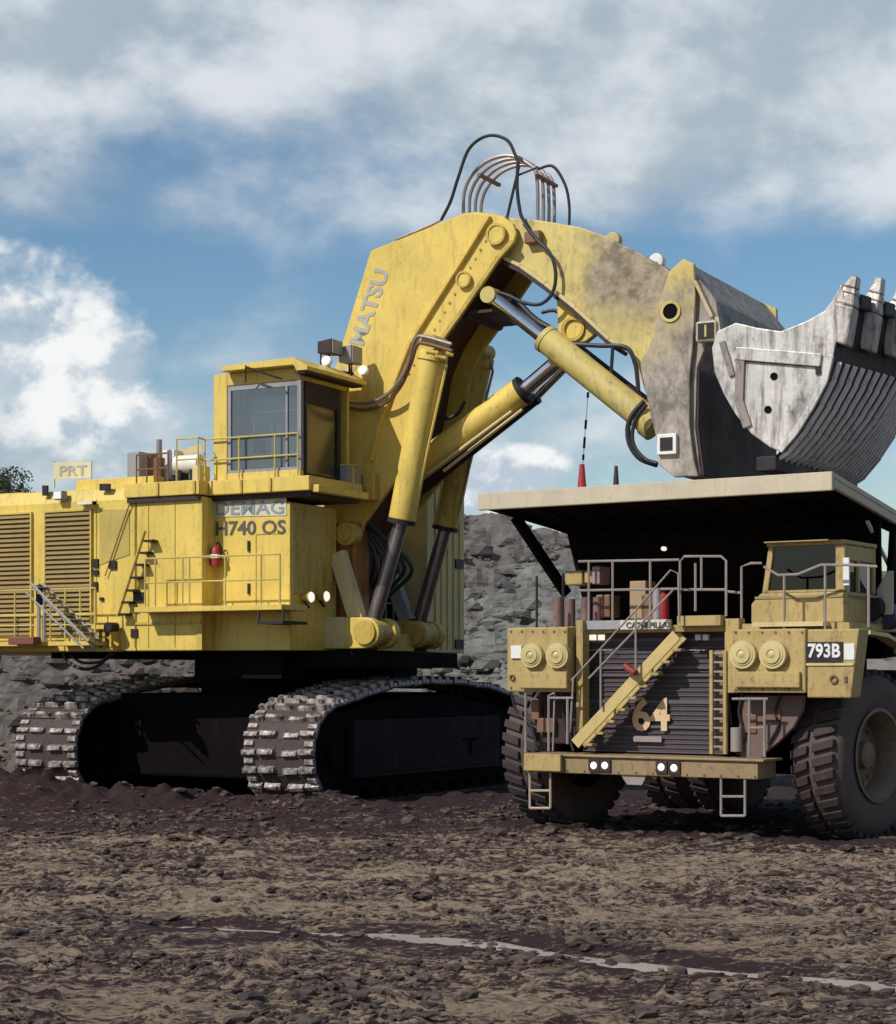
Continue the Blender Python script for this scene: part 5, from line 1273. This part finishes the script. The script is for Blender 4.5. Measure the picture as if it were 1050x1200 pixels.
# ================================================================== LIGHT AND SKY
SD = Vector((-.66, -.50, .72)).normalized()       # towards the sun
el = math.asin(SD.z); az = math.atan2(SD.x, SD.y)
sl = bpy.data.lights.new('sun', 'SUN'); sl.energy = 3.9; sl.angle = R(.53); sl.color = (1, .955, .87)
so_ = bpy.data.objects.new('sun', sl); COL.objects.link(so_); so_.rotation_euler = SD.to_track_quat('Z', 'Y').to_euler()
w = bpy.data.worlds.new('World'); sc.world = w; w.use_nodes = True; nt = w.node_tree; nt.nodes.clear()
out = N(nt, 'ShaderNodeOutputWorld'); bg = N(nt, 'ShaderNodeBackground'); nt.links.new(bg.outputs[0], out.inputs[0])
sky = N(nt, 'ShaderNodeTexSky', sky_type='NISHITA'); sky.sun_disc = False; sky.sun_elevation = el; sky.sun_rotation = az
sky.air_density = 1.15; sky.dust_density = .35; sky.ozone_density = 2.2
bg.inputs[1].default_value = .085
tc = N(nt, 'ShaderNodeTexCoord'); sx = N(nt, 'ShaderNodeSeparateXYZ'); nt.links.new(tc.outputs['Generated'], sx.inputs[0])
X, Y, Z = sx.outputs
AZ = math_n(nt, 'ARCTAN2', X, Y); EL = math_n(nt, 'ARCTAN2', Z, math_n(nt, 'SQRT', math_n(nt, 'ADD', math_n(nt, 'MULTIPLY', X, X), math_n(nt, 'MULTIPLY', Y, Y))))
def cnoise(sx_, sy_, sc_, det, rg, off=0, dist=0):
    cb = N(nt, 'ShaderNodeCombineXYZ'); nt.links.new(math_n(nt, 'MULTIPLY', AZ, sx_), cb.inputs[0]); nt.links.new(math_n(nt, 'MULTIPLY', EL, sy_), cb.inputs[1]); cb.inputs[2].default_value = off
    n = N(nt, 'ShaderNodeTexNoise'); n.inputs['Scale'].default_value = sc_; n.inputs['Detail'].default_value = det; n.inputs['Roughness'].default_value = rg; n.inputs['Distortion'].default_value = dist
    nt.links.new(cb.outputs[0], n.inputs['Vector']); return n.outputs[0]
def blob(px, py, sx_, sy_, amp):
    a = math.atan((px-CX)/F); e = math.atan((HY-py)/F)
    dx = math_n(nt, 'DIVIDE', math_n(nt, 'SUBTRACT', AZ, a), sx_/F); dy = math_n(nt, 'DIVIDE', math_n(nt, 'SUBTRACT', EL, e), sy_/F)
    r2 = math_n(nt, 'ADD', math_n(nt, 'MULTIPLY', dx, dx), math_n(nt, 'MULTIPLY', dy, dy))
    return math_n(nt, 'MULTIPLY', math_n(nt, 'POWER', 2.718, math_n(nt, 'MULTIPLY', r2, -1)), amp)
def addall(l):
    r_ = l[0]
    for x in l[1:]: r_ = math_n(nt, 'ADD', r_, x)
    return r_
def sstep(v, a, b):
    mr = N(nt, 'ShaderNodeMapRange', interpolation_type='SMOOTHSTEP'); nt.links.new(v, mr.inputs[0]); mr.inputs[1].default_value = a; mr.inputs[2].default_value = b; return mr.outputs[0]
def offs(v, du, dv):
    """the same cloud noise sampled a little towards the sun, for lit edges"""
    cb = v.node.inputs['Vector'].links[0].from_node; n0 = v.node
    a = N(nt, 'ShaderNodeVectorMath', operation='ADD'); nt.links.new(cb.outputs[0], a.inputs[0]); a.inputs[1].default_value = (du, dv, 0)
    n = N(nt, 'ShaderNodeTexNoise')
    for k_ in ('Scale', 'Detail', 'Roughness', 'Distortion'): n.inputs[k_].default_value = n0.inputs[k_].default_value
    nt.links.new(a.outputs[0], n.inputs['Vector']); return n.outputs[0]
n1 = cnoise(1, 1.5, 7.0, 12, .56, 3.3, .12)
thin = addall([n1, blob(300, 0, 640, 90, .34), blob(900, 120, 320, 150, .38), blob(60, 95, 200, 55, .16), blob(600, 110, 260, 100, .15), blob(180, 250, 260, 40, .10), blob(120, 185, 170, 34, -.08), blob(560, 250, 160, 30, .06), blob(640, 340, 700, 80, -.22), blob(180, 330, 160, 40, -.08), blob(258, 115, 34, 18, .22), blob(960, 260, 110, 35, .10), blob(20, 130, 70, 60, .02), blob(120, 540, 320, 50, .20), blob(700, 500, 400, 70, .12), blob(60, 310, 110, 26, .12)])
f1 = sstep(thin, .38, .80)
n2 = cnoise(1, 1.25, 15, 12, .60, 8.1, .1)
puff = addall([n2, blob(20, 390, 95, 70, .24), blob(130, 420, 100, 60, .25), blob(45, 490, 150, 50, .20), blob(180, 500, 130, 40, .14), blob(580, 575, 75, 34, .56), blob(630, 540, 42, 24, .46), blob(50, 310, 70, 20, .16), blob(740, 560, 70, 34, .16), blob(300, 480, 80, 50, -.1), blob(450, 330, 230, 130, -.25), blob(850, 380, 300, 130, -.25)])
f2 = sstep(puff, .60, .86)
l2 = math_n(nt, 'SUBTRACT', n2, offs(n2, -.012, .016)); l1 = math_n(nt, 'SUBTRACT', n1, offs(n1, -.02, .03))
K = 1/.085
cthin = mixc(nt, sstep(l1, -.12, .13), (.42*K, .50*K, .57*K), (.74*K, .78*K, .81*K))
cpuff = mixc(nt, sstep(l2, -.09, .07), (.50*K, .58*K, .67*K), (.92*K, .93*K, .93*K))
hs = N(nt, 'ShaderNodeHueSaturation'); hs.inputs['Saturation'].default_value = 1.22; hs.inputs['Value'].default_value = 1.14; hs.inputs['Hue'].default_value = .499; nt.links.new(sky.outputs[0], hs.inputs['Color'])
c = mixc(nt, math_n(nt, 'MULTIPLY', f1, .94), hs.outputs[0], cthin)
c = mixc(nt, f2, c, cpuff)
nt.links.new(c, bg.inputs[0])
vs_ = sc.view_settings; vs_.view_transform = 'Standard'; vs_.look = 'None'; vs_.exposure = 0; vs_.gamma = 1
sc.cycles.use_denoising = True
